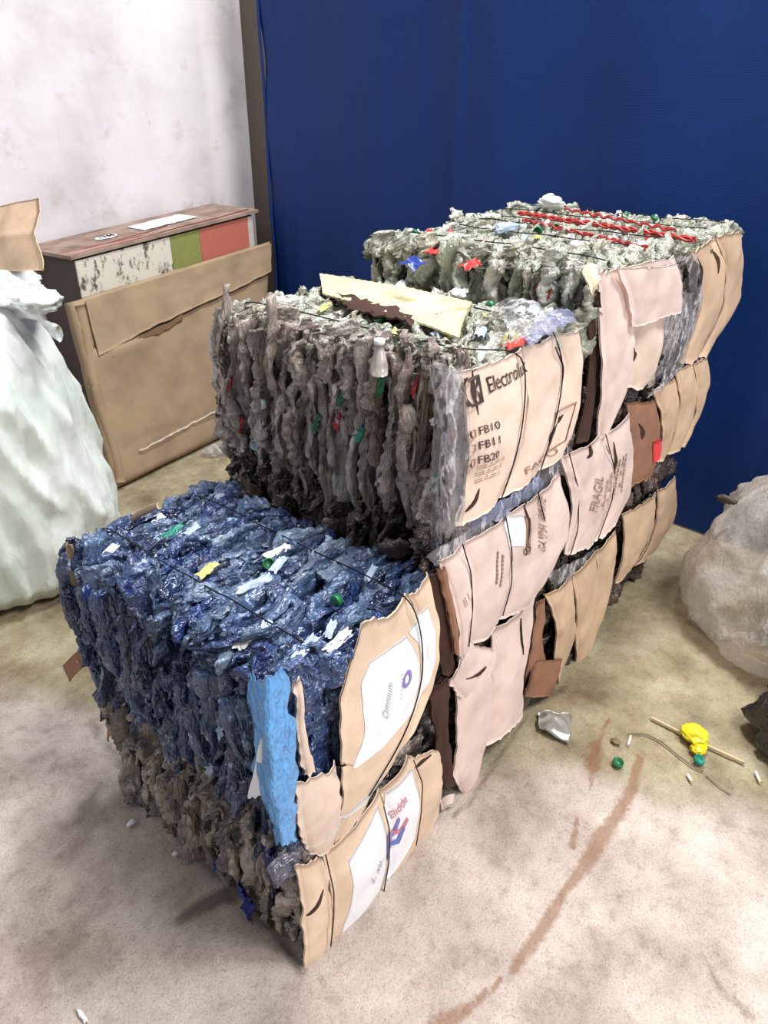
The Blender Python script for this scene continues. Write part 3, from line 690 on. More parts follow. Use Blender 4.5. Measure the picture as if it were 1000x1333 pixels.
Dm = Bale('bottle_bale', 'middle bale of the second column with a small white sticker on its cardboard', 0.47, 0.975, 0.0, 0.70, 0.41, 0.85)
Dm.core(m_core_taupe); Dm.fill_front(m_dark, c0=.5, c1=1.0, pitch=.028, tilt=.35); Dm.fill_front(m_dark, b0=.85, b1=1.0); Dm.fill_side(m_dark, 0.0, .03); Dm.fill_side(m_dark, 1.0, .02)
Dm.strip([(560, 752), (566, 790), (573, 830), (580, 880)], [(574, 742), (582, 790), (590, 830), (594, 872)], m_card_dark, bulge=.004, belly=0, rag=.006, name='torn_cardboard')
Dm.strip([(572, 742), (582, 780), (590, 820), (594, 852)], [(580, 738), (590, 780), (596, 820), (599, 850)], m_card_brown, y=-.03, bulge=.003, belly=0, n=8)
L1 = [(574, 734), (588, 780), (597, 830), (598, 862)]; L2 = [(602, 708), (612, 745), (614, 790), (610, 842)]; L3 = [(659, 672), (665, 710), (666, 760), (652, 808)]; L4 = [(731, 616), (738, 660), (739, 700), (700, 776)]
Dm.strip(L1, L2, m_card_pink, y=-.018, bulge=.012, rag=.006); Dm.strip(L2, L3, m_card_pink, y=-.018, bulge=.016, rag=.005, n=18); Dm.strip(L3, L4, m_card_pink, y=-.018, bulge=.018, rag=.005, n=20)
Dm.decal([(658, 676), (660, 694), (664, 714)], [(683, 670), (684, 690), (682, 710)], m_white, name='sticker', n=8, m=8, label='white paper sticker')
Dm.decal([(684, 672), (685, 690), (684, 722)], [(689, 674), (690, 690), (689, 720)], m_ink_faint, name='printed_mark', n=4, m=10)
Dm.text('GAMMA WHITE', (705, 718), (710, 650), (697, 712), m_ink_faint); Dm.text('05', (682, 724), (690, 714), (680, 716), m_ink)
Dm.text('========', (648, 762), (654, 722), (640, 757), m_ink_faint); Dm.text('// /', (604, 790), (610, 778), (600, 782), m_ink_faint)
Dm.wire(.6, [(602, 708), (613, 745), (615, 790), (611, 842)], top=False); Dm.wire(.75, [(659, 672), (666, 710), (667, 760), (655, 802)], top=False); Dm.wire(.9, [(700, 640), (712, 690), (706, 740), (690, 776)], top=False)
Dm.strip([(556, 724), (566, 735), (575, 742)], [(634, 672), (640, 680), (646, 686)], m_film_clear, y=-.01, bulge=.004, belly=.004, crumple=.006, rag=.006, keep=False, name='clear_film', thick=.001)

I = Bale('bottle_bale', 'taupe bottle bale topping the second column, cardboard end printed with dark lettering', 0.49, 0.985, 0.0, 0.705, 0.865, 1.225)
I.core(m_core_taupe); I.fill_front(m_taupe, pitch=.024, tilt=.09); I.fill_top(m_sage, pitch=.027, yaw=.16, tilt=.14); I.fill_side(m_taupe, 0.0, .03); I.fill_side(m_taupe, 1.0, .015)
# its far left end hangs over the bale below
I.fill_front(m_taupe, b0=.93, b1=1.04, out=.02)
P1 = [(603, 484), (606, 520), (608, 596), (604, 640), (596, 686)]; P2 = [(682, 453), (684, 520), (679, 565), (668, 606), (652, 650)]; P3 = [(722, 437), (733, 476), (728, 524), (718, 566), (702, 614)]; P4 = [(756, 428), (757, 460), (752, 520), (746, 560), (737, 588)]
I.strip(P1, P2, m_card, y=-.016, bulge=.016, rag=.003, n=22, m=34); I.strip(P2, P3, m_card, y=-.016, bulge=.012, rag=.004, m=34); I.strip(P3, P4, m_card, y=-.016, bulge=.012, rag=.005, m=34)
I.text('Electrolux', (637, 512), (692, 485), (634, 492), m_ink, name='printed_word')
sq = [([(0, 0), (1, 0), (1, .1), (0, .1)], [(0, 1, 2, 3)]), ([(0, .9), (1, .9), (1, 1), (0, 1)], [(0, 1, 2, 3)]), ([(.9, 0), (1, 0), (1, 1), (.9, 1)], [(0, 1, 2, 3)]),
      ([(0, 0), (.34, 0), (.16, .25), (.1, .5), (.16, .75), (.34, 1), (0, 1)], [tuple(range(7))]), ([(.5, .04), (.62, .25), (.66, .5), (.62, .75), (.5, .96), (.4, .75), (.36, .5), (.4, .25)], [tuple(range(8))]),
      ([(.66, .5), (1, .8), (1, 1), (.8, .9)], [(0, 1, 2, 3)]), ([(.66, .5), (.8, .1), (1, 0), (1, .2)], [(0, 1, 2, 3)])]
I.shapes(sq, (613, 531), (630, 523), (610, 495), m_ink, 'printed_emblem')
for k, wd in enumerate(('FB10', 'FB11', 'FB20')):
    dy = 19*k; dx = 0.5*k
    I.text(wd, (624-dx, 566+dy), (647-dx, 556+dy), (623-dx, 556+dy), m_ink)
    I.shapes([([(0, 0), (1, 0), (1, 1), (0, 1), (.15, .15), (.85, .15), (.85, .85), (.15, .85)], [(0, 1, 5, 4), (1, 2, 6, 5), (2, 3, 7, 6), (3, 0, 4, 7)])], (615-dx, 572+dy), (621-dx, 569+dy), (615-dx, 562+dy), m_ink_faint, 'printed_checkbox')
for k in range(3): I.text('=== -=--== -=', (622-k*1.0, 612+k*9), (654-k*2.5, 597+k*9), (621.4-k, 608+k*9), m_ink_faint)
I.shapes([([(0, 0), (1, 0), (1, 1), (0, 1), (.06, .04), (.94, .04), (.94, .96), (.06, .96)], [(0, 1, 5, 4), (1, 2, 6, 5), (2, 3, 7, 6), (3, 0, 4, 7)])], (714, 590), (738, 574), (724, 536), m_ink_faint, 'printed_frame')
I.text('FAGO', (686, 618), (728, 590), (684, 610), m_ink_faint)
I.wire(.56, [(683, 453), (685, 520), (680, 565), (669, 606), (654, 648)]); I.wire(.86, [(723, 437), (735, 476), (729, 524), (719, 566), (704, 612)])
I.strip([(568, 470), (576, 520), (580, 600), (586, 690)], [(602, 480), (605, 540), (606, 600), (598, 684)], m_film_clear, axis='y', y=-.012, bulge=.004, belly=.004, crumple=.008, rag=.008, n=16, m=44, keep=False, name='clear_film', thick=.001, label='shiny clear film over the near corner')
I.strip([(560, 470), (570, 540), (566, 610), (560, 720)], [(596, 478), (600, 540), (598, 620), (590, 700)], m_film_clear, axis='x', y=.462, bulge=.008, belly=.008, crumple=.007, rag=.01, n=20, m=50, keep=False, name='clear_film', thick=.001)
for q, c, s_ in [((494, 502), 'green', (.010, .022)), ((444, 515), 'green', (.009, .022)), ((411, 550), 'green', (.009, .022)), ((438, 548), 'red', (.009, .02)), ((467, 563), 'teal', (.012, .018)), ((299, 500), 'red', (.005, .02)), ((565, 630), 'green', (.006, .02))]:
    scrap(I, q[0], q[1], dict(x=.462), s_[0], s_[1], C_[c], label=c+' bottle label')
for q, c in [((665, 440), 'yellow'), ((672, 448), 'orange'), ((575, 432), 'pale_blue'), ((596, 383), 'white'), ((695, 405), 'pale_blue')]: scrap(I, q[0], q[1], dict(z=1.235), .028, .012, C_[c])
p = on(494, 468, x=.455)
V, Fq = tube([p+np.array([0, 0, z]) for z in (-.03, -.01, .01, .02, .03)], np.array([.017, .017, .012, .009, .009]), 12); add('bottle_shoulder', V, Fq, m_taupe, I.root)
V, Fq = cap_geo(p+np.array([0, 0, .03]), .011, .010); add('bottle_cap', V, Fq, C_['white'], I.root)
I.strip([(638, 405), (650, 420), (668, 448)], [(690, 396), (705, 415), (728, 436)], m_film_clear, axis='z', y=1.255, bulge=.02, belly=.018, crumple=.007, n=18, m=18, keep=False, name='clear_film', thick=.001)
I.strip([(676, 438), (684, 446), (692, 452)], [(735, 400), (746, 410), (752, 420)], m_film_lilac, axis='z', y=1.24, bulge=.01, belly=.006, crumple=.007, n=20, m=12, keep=False, name='clear_film', thick=.001)

def tear(bl, pts, w_):
    P = smooth_poly(pts, 12); L, R_ = [], []
    for k, (x, y) in enumerate(P):
        t = k/11; h = w_*math.sin(PI*min(1, max(0, t)))**.7*(1+.4*noise.noise(Vector((k*.9, w_, 2))))/2+.15
        L.append((x-h, y)); R_.append((x+h, y+.5))
    bl.decal(L, R_, m_card_dark, name='torn_slit', n=4, m=14, off=.0018, label='dark torn slit in the cardboard')
tear(I, [(625, 636), (620, 652), (610, 668)], 4); tear(I, [(735, 540), (728, 552), (718, 566), (716, 580)], 5); tear(I, [(728, 452), (734, 480), (731, 500)], 2.5); tear(I, [(621, 480), (620, 500), (624, 540)], 1.5)
tear(A, [(424, 1160), (416, 1178), (404, 1196)], 4); tear(A, [(566, 985), (556, 992), (548, 1004)], 4); tear(B, [(440, 1000), (452, 996), (462, 998)], 3)
tear(Cb, [(676, 808), (679, 826), (681, 850)], 2.5); tear(Cb, [(634, 868), (622, 880), (608, 884)], 5); tear(Dm, [(768, 580), (768, 590), (766, 600)], 2); tear(Dm, [(684, 650), (688, 680), (686, 710)], 2)

I.strip([(606, 676), (612, 684), (618, 692)], [(702, 616), (706, 624), (708, 632)], m_film_lilac, y=-.006, bulge=.006, belly=.004, crumple=.006, rag=.008, n=30, m=12, keep=False, name='clear_film', thick=.001)
I.strip([(690, 620), (696, 632), (700, 640)], [(742, 580), (748, 592), (750, 600)], m_film_clear, y=-.002, bulge=.006, belly=.004, crumple=.006, rag=.008, n=20, m=12, keep=False, name='clear_film', thick=.001)

# third column
G = Bale('bottle_bale', 'bottom bale of the third column with a torn hole in its brown cardboard', 0.985, 1.47, 0.0, 0.70, 0.0, 0.43)
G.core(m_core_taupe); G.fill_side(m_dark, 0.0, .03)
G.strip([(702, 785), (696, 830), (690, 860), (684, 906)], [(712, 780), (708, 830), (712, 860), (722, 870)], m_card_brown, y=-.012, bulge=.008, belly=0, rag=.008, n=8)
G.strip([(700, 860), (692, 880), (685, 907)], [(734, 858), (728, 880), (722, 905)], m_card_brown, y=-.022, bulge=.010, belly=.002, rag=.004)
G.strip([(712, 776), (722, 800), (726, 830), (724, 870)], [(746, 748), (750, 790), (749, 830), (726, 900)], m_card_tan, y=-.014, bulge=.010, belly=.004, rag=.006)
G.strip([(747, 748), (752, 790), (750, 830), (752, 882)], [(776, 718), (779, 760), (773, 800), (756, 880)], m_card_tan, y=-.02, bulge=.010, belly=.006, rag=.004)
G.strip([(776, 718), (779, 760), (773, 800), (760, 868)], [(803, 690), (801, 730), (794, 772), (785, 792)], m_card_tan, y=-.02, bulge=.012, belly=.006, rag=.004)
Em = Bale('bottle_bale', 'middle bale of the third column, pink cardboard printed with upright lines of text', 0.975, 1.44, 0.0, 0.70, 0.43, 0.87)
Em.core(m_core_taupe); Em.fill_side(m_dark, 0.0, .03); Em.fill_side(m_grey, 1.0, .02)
N1 = [(733, 594), (741, 640), (742, 680), (736, 722)]; N2 = [(786, 565), (798, 610), (796, 650), (775, 706)]; N3 = [(821, 538), (823, 590), (819, 640), (806, 676)]
Em.strip(N1, [(742, 592), (754, 640), (752, 690), (742, 722)], m_card_pink, y=-.018, bulge=.006, n=8); Em.strip([(742, 590), (754, 640), (752, 690), (742, 722)], N2, m_card_pink, y=-.018, bulge=.014, rag=.005, n=18); Em.strip(N2, N3, m_card_pink, y=-.018, bulge=.012, rag=.006, n=16)
Em.text('FRAGIL', (775, 666), (782, 620), (767, 664), m_ink_faint, off=.003)
for k in range(5): Em.text('-=--=-==-', (784+k*6, 664-k*6), (789+k*6, 622-k*8), (781+k*6, 662-k*6), m_ink_faint, off=.003)
Em.wire(1.1, [(741, 590), (755, 640), (753, 690), (743, 722)], top=False); Em.wire(1.2, [(788, 565), (800, 610), (798, 650), (778, 702)], top=False)
J = Bale('bottle_bale', 'highest bale of the third column with an open pink cardboard flap', 0.995, 1.56, 0.0, 0.66, 0.87, 1.325)
J.core(m_core_taupe); J.fill_front(m_sage, c0=.68, c1=1.0, pitch=.03, tilt=.25); J.fill_top(m_sage, pitch=.027, yaw=.16, tilt=.14); J.fill_side(m_dark, 0.0, .02); J.fill_side(m_sage, 1.0, .02)
J.strip([(778, 354), (781, 400), (782, 470), (780, 572)], [(808, 346), (822, 390), (824, 440), (812, 520), (788, 562)], m_card_pink, y=-.02, bulge=.018, rag=.006, n=16, m=34)
J.strip([(768, 400), (770, 470), (762, 540), (752, 578)], [(780, 380), (781, 450), (776, 520), (768, 572)], m_card_dark, y=-.004, bulge=.006, belly=0, n=8, m=20)
J.strip([(812, 400), (824, 440), (818, 480), (812, 506)], [(866, 400), (862, 440), (854, 480), (838, 508)], m_card, y=-.012, bulge=.012, rag=.006, n=14)
J.strip([(808, 350), (817, 380), (822, 405), (826, 426)], [(884, 344), (888, 365), (890, 385), (891, 406)], m_card_pink, y=-.05, bulge=.006, belly=.004, rag=.003, n=18, name='cardboard_flap', label='pink cardboard flap folded outwards')
J.strip([(806, 350), (808, 352), (810, 354)], [(880, 334), (882, 340), (885, 346)], m_card_pink, y=-.035, bulge=.006, belly=.0, rag=.004, n=14, m=6)
J.strip([(856, 400), (866, 450), (858, 500), (840, 520)], [(904, 380), (902, 420), (888, 470), (868, 500)], m_film_clear, y=-.01, bulge=.01, belly=.006, crumple=.008, rag=.01, keep=False, name='clear_film', thick=.001, n=18, m=30)
for x in (1.12, 1.33, 1.5): J.wire(x, None)
J.strip([(758, 350), (766, 366), (772, 380)], [(776, 342), (780, 356), (784, 366)], m_card_tan, axis='z', y=1.335, bulge=.01, belly=0, keep=False, n=8, m=8)

tear(J, [(823, 452), (827, 460), (825, 470)], 5); tear(J, [(781, 380), (783, 400), (788, 410)], 2); tear(Em, [(768, 578), (770, 590), (764, 596)], 5); tear(Em, [(800, 575), (803, 600), (802, 620)], 2)

Em.strip([(712, 748), (718, 760), (724, 770)], [(774, 712), (778, 722), (780, 732)], m_film_clear, y=-.004, bulge=.006, belly=.004, crumple=.006, rag=.008, n=20, m=12, keep=False, name='clear_film', thick=.001)
# rear column
Hb = Bale('bottle_bale', 'bottom bale of the rear column in shaded tan cardboard', 1.49, 2.05, 0.0, 0.72, 0.0, 0.42)
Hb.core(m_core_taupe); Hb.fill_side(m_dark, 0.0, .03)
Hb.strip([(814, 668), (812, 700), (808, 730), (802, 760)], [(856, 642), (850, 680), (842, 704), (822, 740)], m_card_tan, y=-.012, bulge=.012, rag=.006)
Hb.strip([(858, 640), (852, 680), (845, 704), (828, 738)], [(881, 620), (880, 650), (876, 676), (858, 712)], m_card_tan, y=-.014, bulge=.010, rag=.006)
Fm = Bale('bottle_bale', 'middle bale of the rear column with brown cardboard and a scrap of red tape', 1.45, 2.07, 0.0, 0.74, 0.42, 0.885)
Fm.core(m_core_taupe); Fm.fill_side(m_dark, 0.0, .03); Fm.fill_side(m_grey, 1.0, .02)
Fm.strip([(817, 524), (820, 560), (822, 590), (818, 634)], [(856, 522), (858, 560), (856, 590), (852, 618)], m_card_brown, y=-.010, bulge=.010, rag=.005)
Fm.strip([(852, 508), (860, 540), (861, 575), (858, 602)], [(881, 490), (882, 530), (876, 565), (864, 600)], m_card_tan, y=-.014, bulge=.010, rag=.005)
Fm.strip([(880, 480), (884, 520), (878, 560), (870, 592)], [(903, 472), (906, 505), (902, 540), (886, 584)], m_card_tan, y=-.018, bulge=.012, rag=.005)
Fm.strip([(904, 472), (907, 505), (903, 540), (888, 582)], [(922, 464), (922, 500), (912, 530), (892, 580)], m_card_tan, y=-.018, bulge=.010, rag=.005)
Fm.decal([(851, 575), (852, 588), (853, 602)], [(865, 572), (866, 586), (863, 600)], C_['tape'], name='tape', n=6, m=6, label='scrap of red tape', off=.004)
K = Bale('bottle_bale', 'rearmost top bale against the blue sheet, crossed by red twine', 1.575, 2.17, 0.0, 0.80, 0.885, 1.31)
K.core(m_core_taupe); K.fill_top(m_sage, pitch=.027, yaw=.16, tilt=.14); K.fill_side(m_grey, 0.0, .03); K.fill_side(m_sage, 1.0, .02); K.fill_front(m_sage, c0=.8, c1=1, b0=.85, b1=1)
K.strip([(902, 328), (912, 350), (910, 400), (886, 474)], [(932, 308), (944, 350), (938, 400), (908, 468)], m_card_tan, y=-.018, bulge=.012, rag=.006, n=14)
K.strip([(933, 308), (945, 350), (939, 400), (910, 466)], [(966, 300), (966, 345), (961, 392), (926, 456)], m_card_tan, y=-.018, bulge=.012, rag=.006, n=14)
K.strip([(888, 334), (893, 360), (896, 400), (884, 440)], [(902, 326), (911, 350), (909, 400), (898, 440)], m_film_clear, y=-.01, bulge=.01, crumple=.008, keep=False, name='clear_film', thick=.001)
for x in (1.7, 1.88, 2.06): K.wire(x, None)
tear(K, [(930, 326), (935, 340), (933, 356)], 5); tear(K, [(908, 336), (914, 350), (912, 372)], 3); tear(Fm, [(836, 552), (840, 562), (838, 572)], 4)

for bl, n in ((B, 2), (I, 4), (J, 7), (K, 6)): caps_on(bl, n, 'top', ['white', 'green', 'pale_blue', 'white'])
caps_on(A, 2, 'front', ['white', 'blue']); caps_on(I, 3, 'front', ['white', 'white', 'pale_blue'])
labels_on(J, 12, 'top', ['red', 'white', 'yellow', 'white', 'pale_blue']); labels_on(K, 10, 'top', ['red', 'white', 'yellow', 'white']); labels_on(I, 10, 'top', ['white', 'pale_blue', 'yellow'])
labels_on(B, 10, 'top', ['pale_blue', 'pale_blue', 'white']); labels_on(I, 4, 'front', ['white', 'white', 'red']); labels_on(B, 5, 'front', ['pale_blue', 'pale_blue'])
scrap(J, 570, 326, dict(z=1.328), .05, .014, C_['red'], label='red label wrap'); scrap(J, 537, 345, dict(z=1.322), .02, .03, C_['blue'], label='blue label wrap'); scrap(J, 706, 380, dict(x=.985), .02, .02, C_['red'], label='red label wrap'); scrap(J, 612, 345, dict(z=1.335), .03, .012, C_['red'])
for bl in (A, B, Cb, Dm, I, G, Em, J, Hb, Fm, K): bl.finish()

# ------------------------------------------------------------------ loose things on the bales
def sheet(name, L, R, mat, plane, label, cat, n=24, m=16, bulge=.006, wrinkle=.004, thick=.004, waves=0, wamp=0, crumple=0.0, rag=.003, zfun=None):
    ax, val = list(plane.items())[0]; ai = 'xyz'.index(ax)
    Aa = smooth_poly([on(px, py, **plane) for px, py in L], m); Bb = smooth_poly([on(px, py, **plane) for px, py in R], m); sd = random.uniform(0, 50); V = np.zeros((n, m, 3))
    for i in range(n):
        q = i/(n-1)
        for j in range(m):
            t = j/(m-1); p = Aa[j]*(1-q)+Bb[j]*q
            off = bulge*math.sin(PI*q)+wrinkle*noise.noise(Vector(p*12+sd))*2+wamp*math.sin(q*waves*2*PI)+crumple*(1-2*abs(noise.noise(Vector(p*26+sd))))
            if min(q, 1-q) < .04 or min(t, 1-t) < .07: p = p+np.array([noise.noise(Vector(p*50)), noise.noise(Vector(p*50+9)), 0])*rag
            p[ai] += off if ax == 'z' else -off
            if zfun: p = zfun(p, q, t)
            V[i, j] = p
    V = V.reshape(-1, 3); bk = V.copy(); bk[:, ai] += -thick if ax == 'z' else thick; nV = len(V); f1 = grid_faces(n, m)
    rim = [(j, j+1, j+1+nV, j+nV) for j in range(m-1)]+[((n-1)*m+j+1, (n-1)*m+j, (n-1)*m+j+nV, (n-1)*m+j+1+nV) for j in range(m-1)]
    rim += [((i+1)*m, i*m, i*m+nV, (i+1)*m+nV) for i in range(n-1)]+[(i*m+m-1, (i+1)*m+m-1, (i+1)*m+m-1+nV, i*m+m-1+nV) for i in range(n-1)]
    o = add(name, np.vstack([V, bk]), np.vstack([f1[:, ::-1], f1+nV, np.array(rim)]), mat)
    return tag(o, label, cat)
sheet('cardboard_strip', [(416, 356), (418, 366), (420, 382)], [(615, 392), (604, 414), (598, 438)], m_card_yellow, dict(z=1.244), 'pale yellow corrugated cardboard strip lying on top of the bale with dark lettering', 'cardboard', n=60, waves=22, wamp=.0009, bulge=.004, wrinkle=.0015, rag=.0015)
sheet('cardboard_strip', [(428, 384), (440, 396), (455, 404)], [(520, 405), (538, 420), (548, 430)], m_card_dark, dict(z=1.238), 'dark wet cardboard scrap in front of the pale yellow strip', 'cardboard', n=24, crumple=.008, rag=.01)
def twine(label, n, ends, seed):
    parts = []; r = random.Random(seed); e0, e1 = [on(*e, z=1.338) for e in ends]
    for k in range(n):
        pts = []; ph = r.uniform(0, 6); off = (k-(n-1)/2)*0.009
        for q in np.linspace(0, 1, 60):
            p = e0*(1-q)+e1*q; p = p+np.array([off+.003*math.sin(q*9+ph)+.003*math.sin(q*70+ph), 0, .004*math.sin(q*60+ph*2)+.003*noise.noise(Vector((q*20, k, 1)))])
            pts.append(p)
        parts.append(tube(pts, 0.0036, 5))
    V, F_, b = [], [], 0
    for v, f in parts:
        V.append(v); F_ += [tuple(a+b for a in ff) for ff in f]; b += len(v)
    tag(add('red_twine', np.vstack(V), F_, C_['red']), label, 'twine', 'red twine on the rear bale')
twine('bundle of red twine along the far edge of the rear bale', 4, [(676, 277), (905, 312)], 3)
twine('thin red twine in front of the red bundle', 2, [(680, 286), (842, 323)], 8)
twine('frayed red twine behind the red bundle', 2, [(735, 272), (880, 300)], 11)
def top_scrap(name, px, py, z, s, mat, label, cat, seed=3.0, amp=.6):
    V, Fq = lump(on(px, py, z=z), *s, seed, 16, 20, amp); tag(add(name, V, Fq, mat), label, cat)
top_scrap('plastic_scrap', 717, 264, 1.345, (.03, .04, .022), C_['white'], 'crumpled white plastic on the far left corner of the rear bale', 'plastic scrap', 5)
top_scrap('plastic_scrap', 659, 297, 1.345, (.05, .014, .012), C_['pale_blue'], 'pale blue plastic scrap lying beside the red twine end', 'plastic scrap', 9)
top_scrap('plastic_scrap', 638, 283, 1.33, (.04, .02, .010), C_['white'], 'pinkish white plastic scrap behind the pale blue one', 'plastic scrap', 12)
top_scrap('paper_scrap', 596, 382, 1.245, (.018, .016, .008), m_white, 'small white paper triangle by the wires behind the yellow cardboard strip', 'paper', 19)

# ------------------------------------------------------------------ left side: crate, flat carton, sack
def crate():
    x0, x1, y0, y1, z1 = 1.20, 2.31, 2.64, 3.03, 1.03
    r = empty('wooden_crate', ((x0+x1)/2, (y0+y1)/2, 0), 'long painted crate against the white wall, graffitied white, green and red panels', 'crate')
    m_top = card('grimy_crate_top', (168, 146, 132), (112, 90, 80)); m_dk = flat('dark_crate_side', (78, 68, 64), 0.8)
    def tapered(name, a, b, y, ya, z0, mat, dz=0):
        za, zb = [z1+(a_-x0)/(x1-x0)*0.10 for a_ in (a, b)]
        V = np.array([(a, y, z0), (b, y, z0), (b, y, zb+dz), (a, y, za+dz), (a, ya, z0), (b, ya, z0), (b, ya, zb+dz), (a, ya, za+dz)], float)
        Fq = np.array([(0, 1, 2, 3), (5, 4, 7, 6), (4, 0, 3, 7), (1, 5, 6, 2), (3, 2, 6, 7), (4, 5, 1, 0)])
        o = add(name, V, Fq, mat, r, False); bv = o.modifiers.new('b', 'BEVEL'); bv.width = .004; bv.segments = 2; return o
    tapered('crate_body', x0, x1, y0+.012, y1, 0, m_dk, -.02)
    t = NT('graffiti_white_paint'); p = t.wpos((1, 1, .6)); n = t.noise(p, 26, 6, .7)
    t.set(Base_Color=t.mix(t.ramp(n, [(0.52, (0, 0, 0)), (0.62, (1, 1, 1))]), srgb((222, 214, 200)), srgb((92, 84, 70))), Roughness=.7)
    tapered('white_panel', x0+.004, 1.74, y0-.002, y0+.012, .15, t.m, -.03)['label'] = 'white panel scrawled with black marks'
    tapered('green_panel', 1.74, 1.93, y0-.002, y0+.012, .15, flat('green_paint', (146, 152, 84), .6), -.03)['label'] = 'olive green panel'
    tapered('red_panel', 1.93, 2.27, y0-.003, y0+.012, .15, flat('faded_red_paint', (196, 112, 96), .6), -.03)['label'] = 'faded red panel'
    tapered('end_panel', 2.27, x1, y0-.002, y0+.012, .15, flat('pale_paint', (206, 196, 190), .6), -.03)
    # top board, thin, sloping with the crate
    V = []
    za, zb = z1-.02, z1+.085
    V = np.array([(x0-.02, y0-.01, za), (x1+.03, y0-.02, zb), (x1+.03, y0-.02, zb+.016), (x0-.02, y0-.01, za+.016), (x0-.05, y1, za), (x1+.02, y1, zb), (x1+.02, y1, zb+.016), (x0-.05, y1, za+.016)], float)
    add('crate_lid', V, np.array([(0, 1, 2, 3), (5, 4, 7, 6), (4, 0, 3, 7), (1, 5, 6, 2), (3, 2, 6, 7), (4, 5, 1, 0)]), m_top, r, False)
    def lid(x, y): return za+.017+(x-x0)/(x1-x0)*(zb-za)
    for k, (ya, yb, xa, xb) in enumerate([(y0+.0, y0+.02, x0+.0, x1), (y0+.06, y0+.10, x0+.1, x1-.5), (y0+.10, y0+.04, x0-.02, 1.6)]):
        V = []
        for q in np.linspace(0, 1, 30):
            x = xa+(xb-xa)*q; y = ya+(yb-ya)*q+.006*math.sin(q*14+k)
            V += [(x, y-.004, lid(x, y)), (x, y+.004, lid(x, y)), (x, y+.004, lid(x, y)+.002), (x, y-.004, lid(x, y)+.002)]
        V = np.array(V); F_ = [(4*i+a, 4*i+b, 4*i+4+b, 4*i+4+a) for i in range(29) for a, b in ((0, 1), (1, 2), (2, 3), (3, 0))]
        add('red_stripe', V, np.array(F_), flat('dark_red_paint', (150, 66, 62), .7), r)
    r2 = tag(add(*sheet_on_lid('paper_sheet', (1.68, 2.02), (2.76, 2.92), lid)), 'torn white paper sheet lying on the crate lid', 'paper')
    r3 = tag(add(*sheet_on_lid('paper_sheet', (1.43, 1.55), (2.78, 2.86), lid)), 'small oval white paper with dark print on the crate lid', 'paper')
    for i in range(4):
        V, Fq = box(1.45+i*.024, 1.462+i*.024, 2.80, 2.84, lid(1.5, 2.8)+.008, lid(1.5, 2.8)+.0095); obj('printed_mark', mesh('printed_mark', V-np.array(r3.location), Fq, m_ink)).parent = r3
def sheet_on_lid(name, xr, yr, lid):
    V = []; n, m = 14, 8
    for i in range(n):
        for j in range(m):
            x = xr[0]+(xr[1]-xr[0])*i/(n-1); y = yr[0]+(yr[1]-yr[0])*j/(m-1)
            if name == 'paper_sheet' and xr[1]-xr[0] < .2:
                a, b = i/(n-1)*2-1, j/(m-1)*2-1; s = math.sqrt(max(0, 1-.5*b*b)); s2 = math.sqrt(max(0, 1-.5*a*a)); x = (xr[0]+xr[1])/2+a*s*(xr[1]-xr[0])/2; y = (yr[0]+yr[1])/2+b*s2*(yr[1]-yr[0])/2
            else: y += .012*noise.noise(Vector((i*.7, j, 0)))
            V.append((x, y, lid(x, y)+.004+.004*abs(noise.noise(Vector((x*20, y*20, 0))))))
    V = np.array(V); b = V.copy(); b[:, 2] -= .002; f = grid_faces(n, m); nV = len(V)
    return name, np.vstack([V, b]), np.vstack([f, f[:, ::-1]+nV]), m_white
crate()

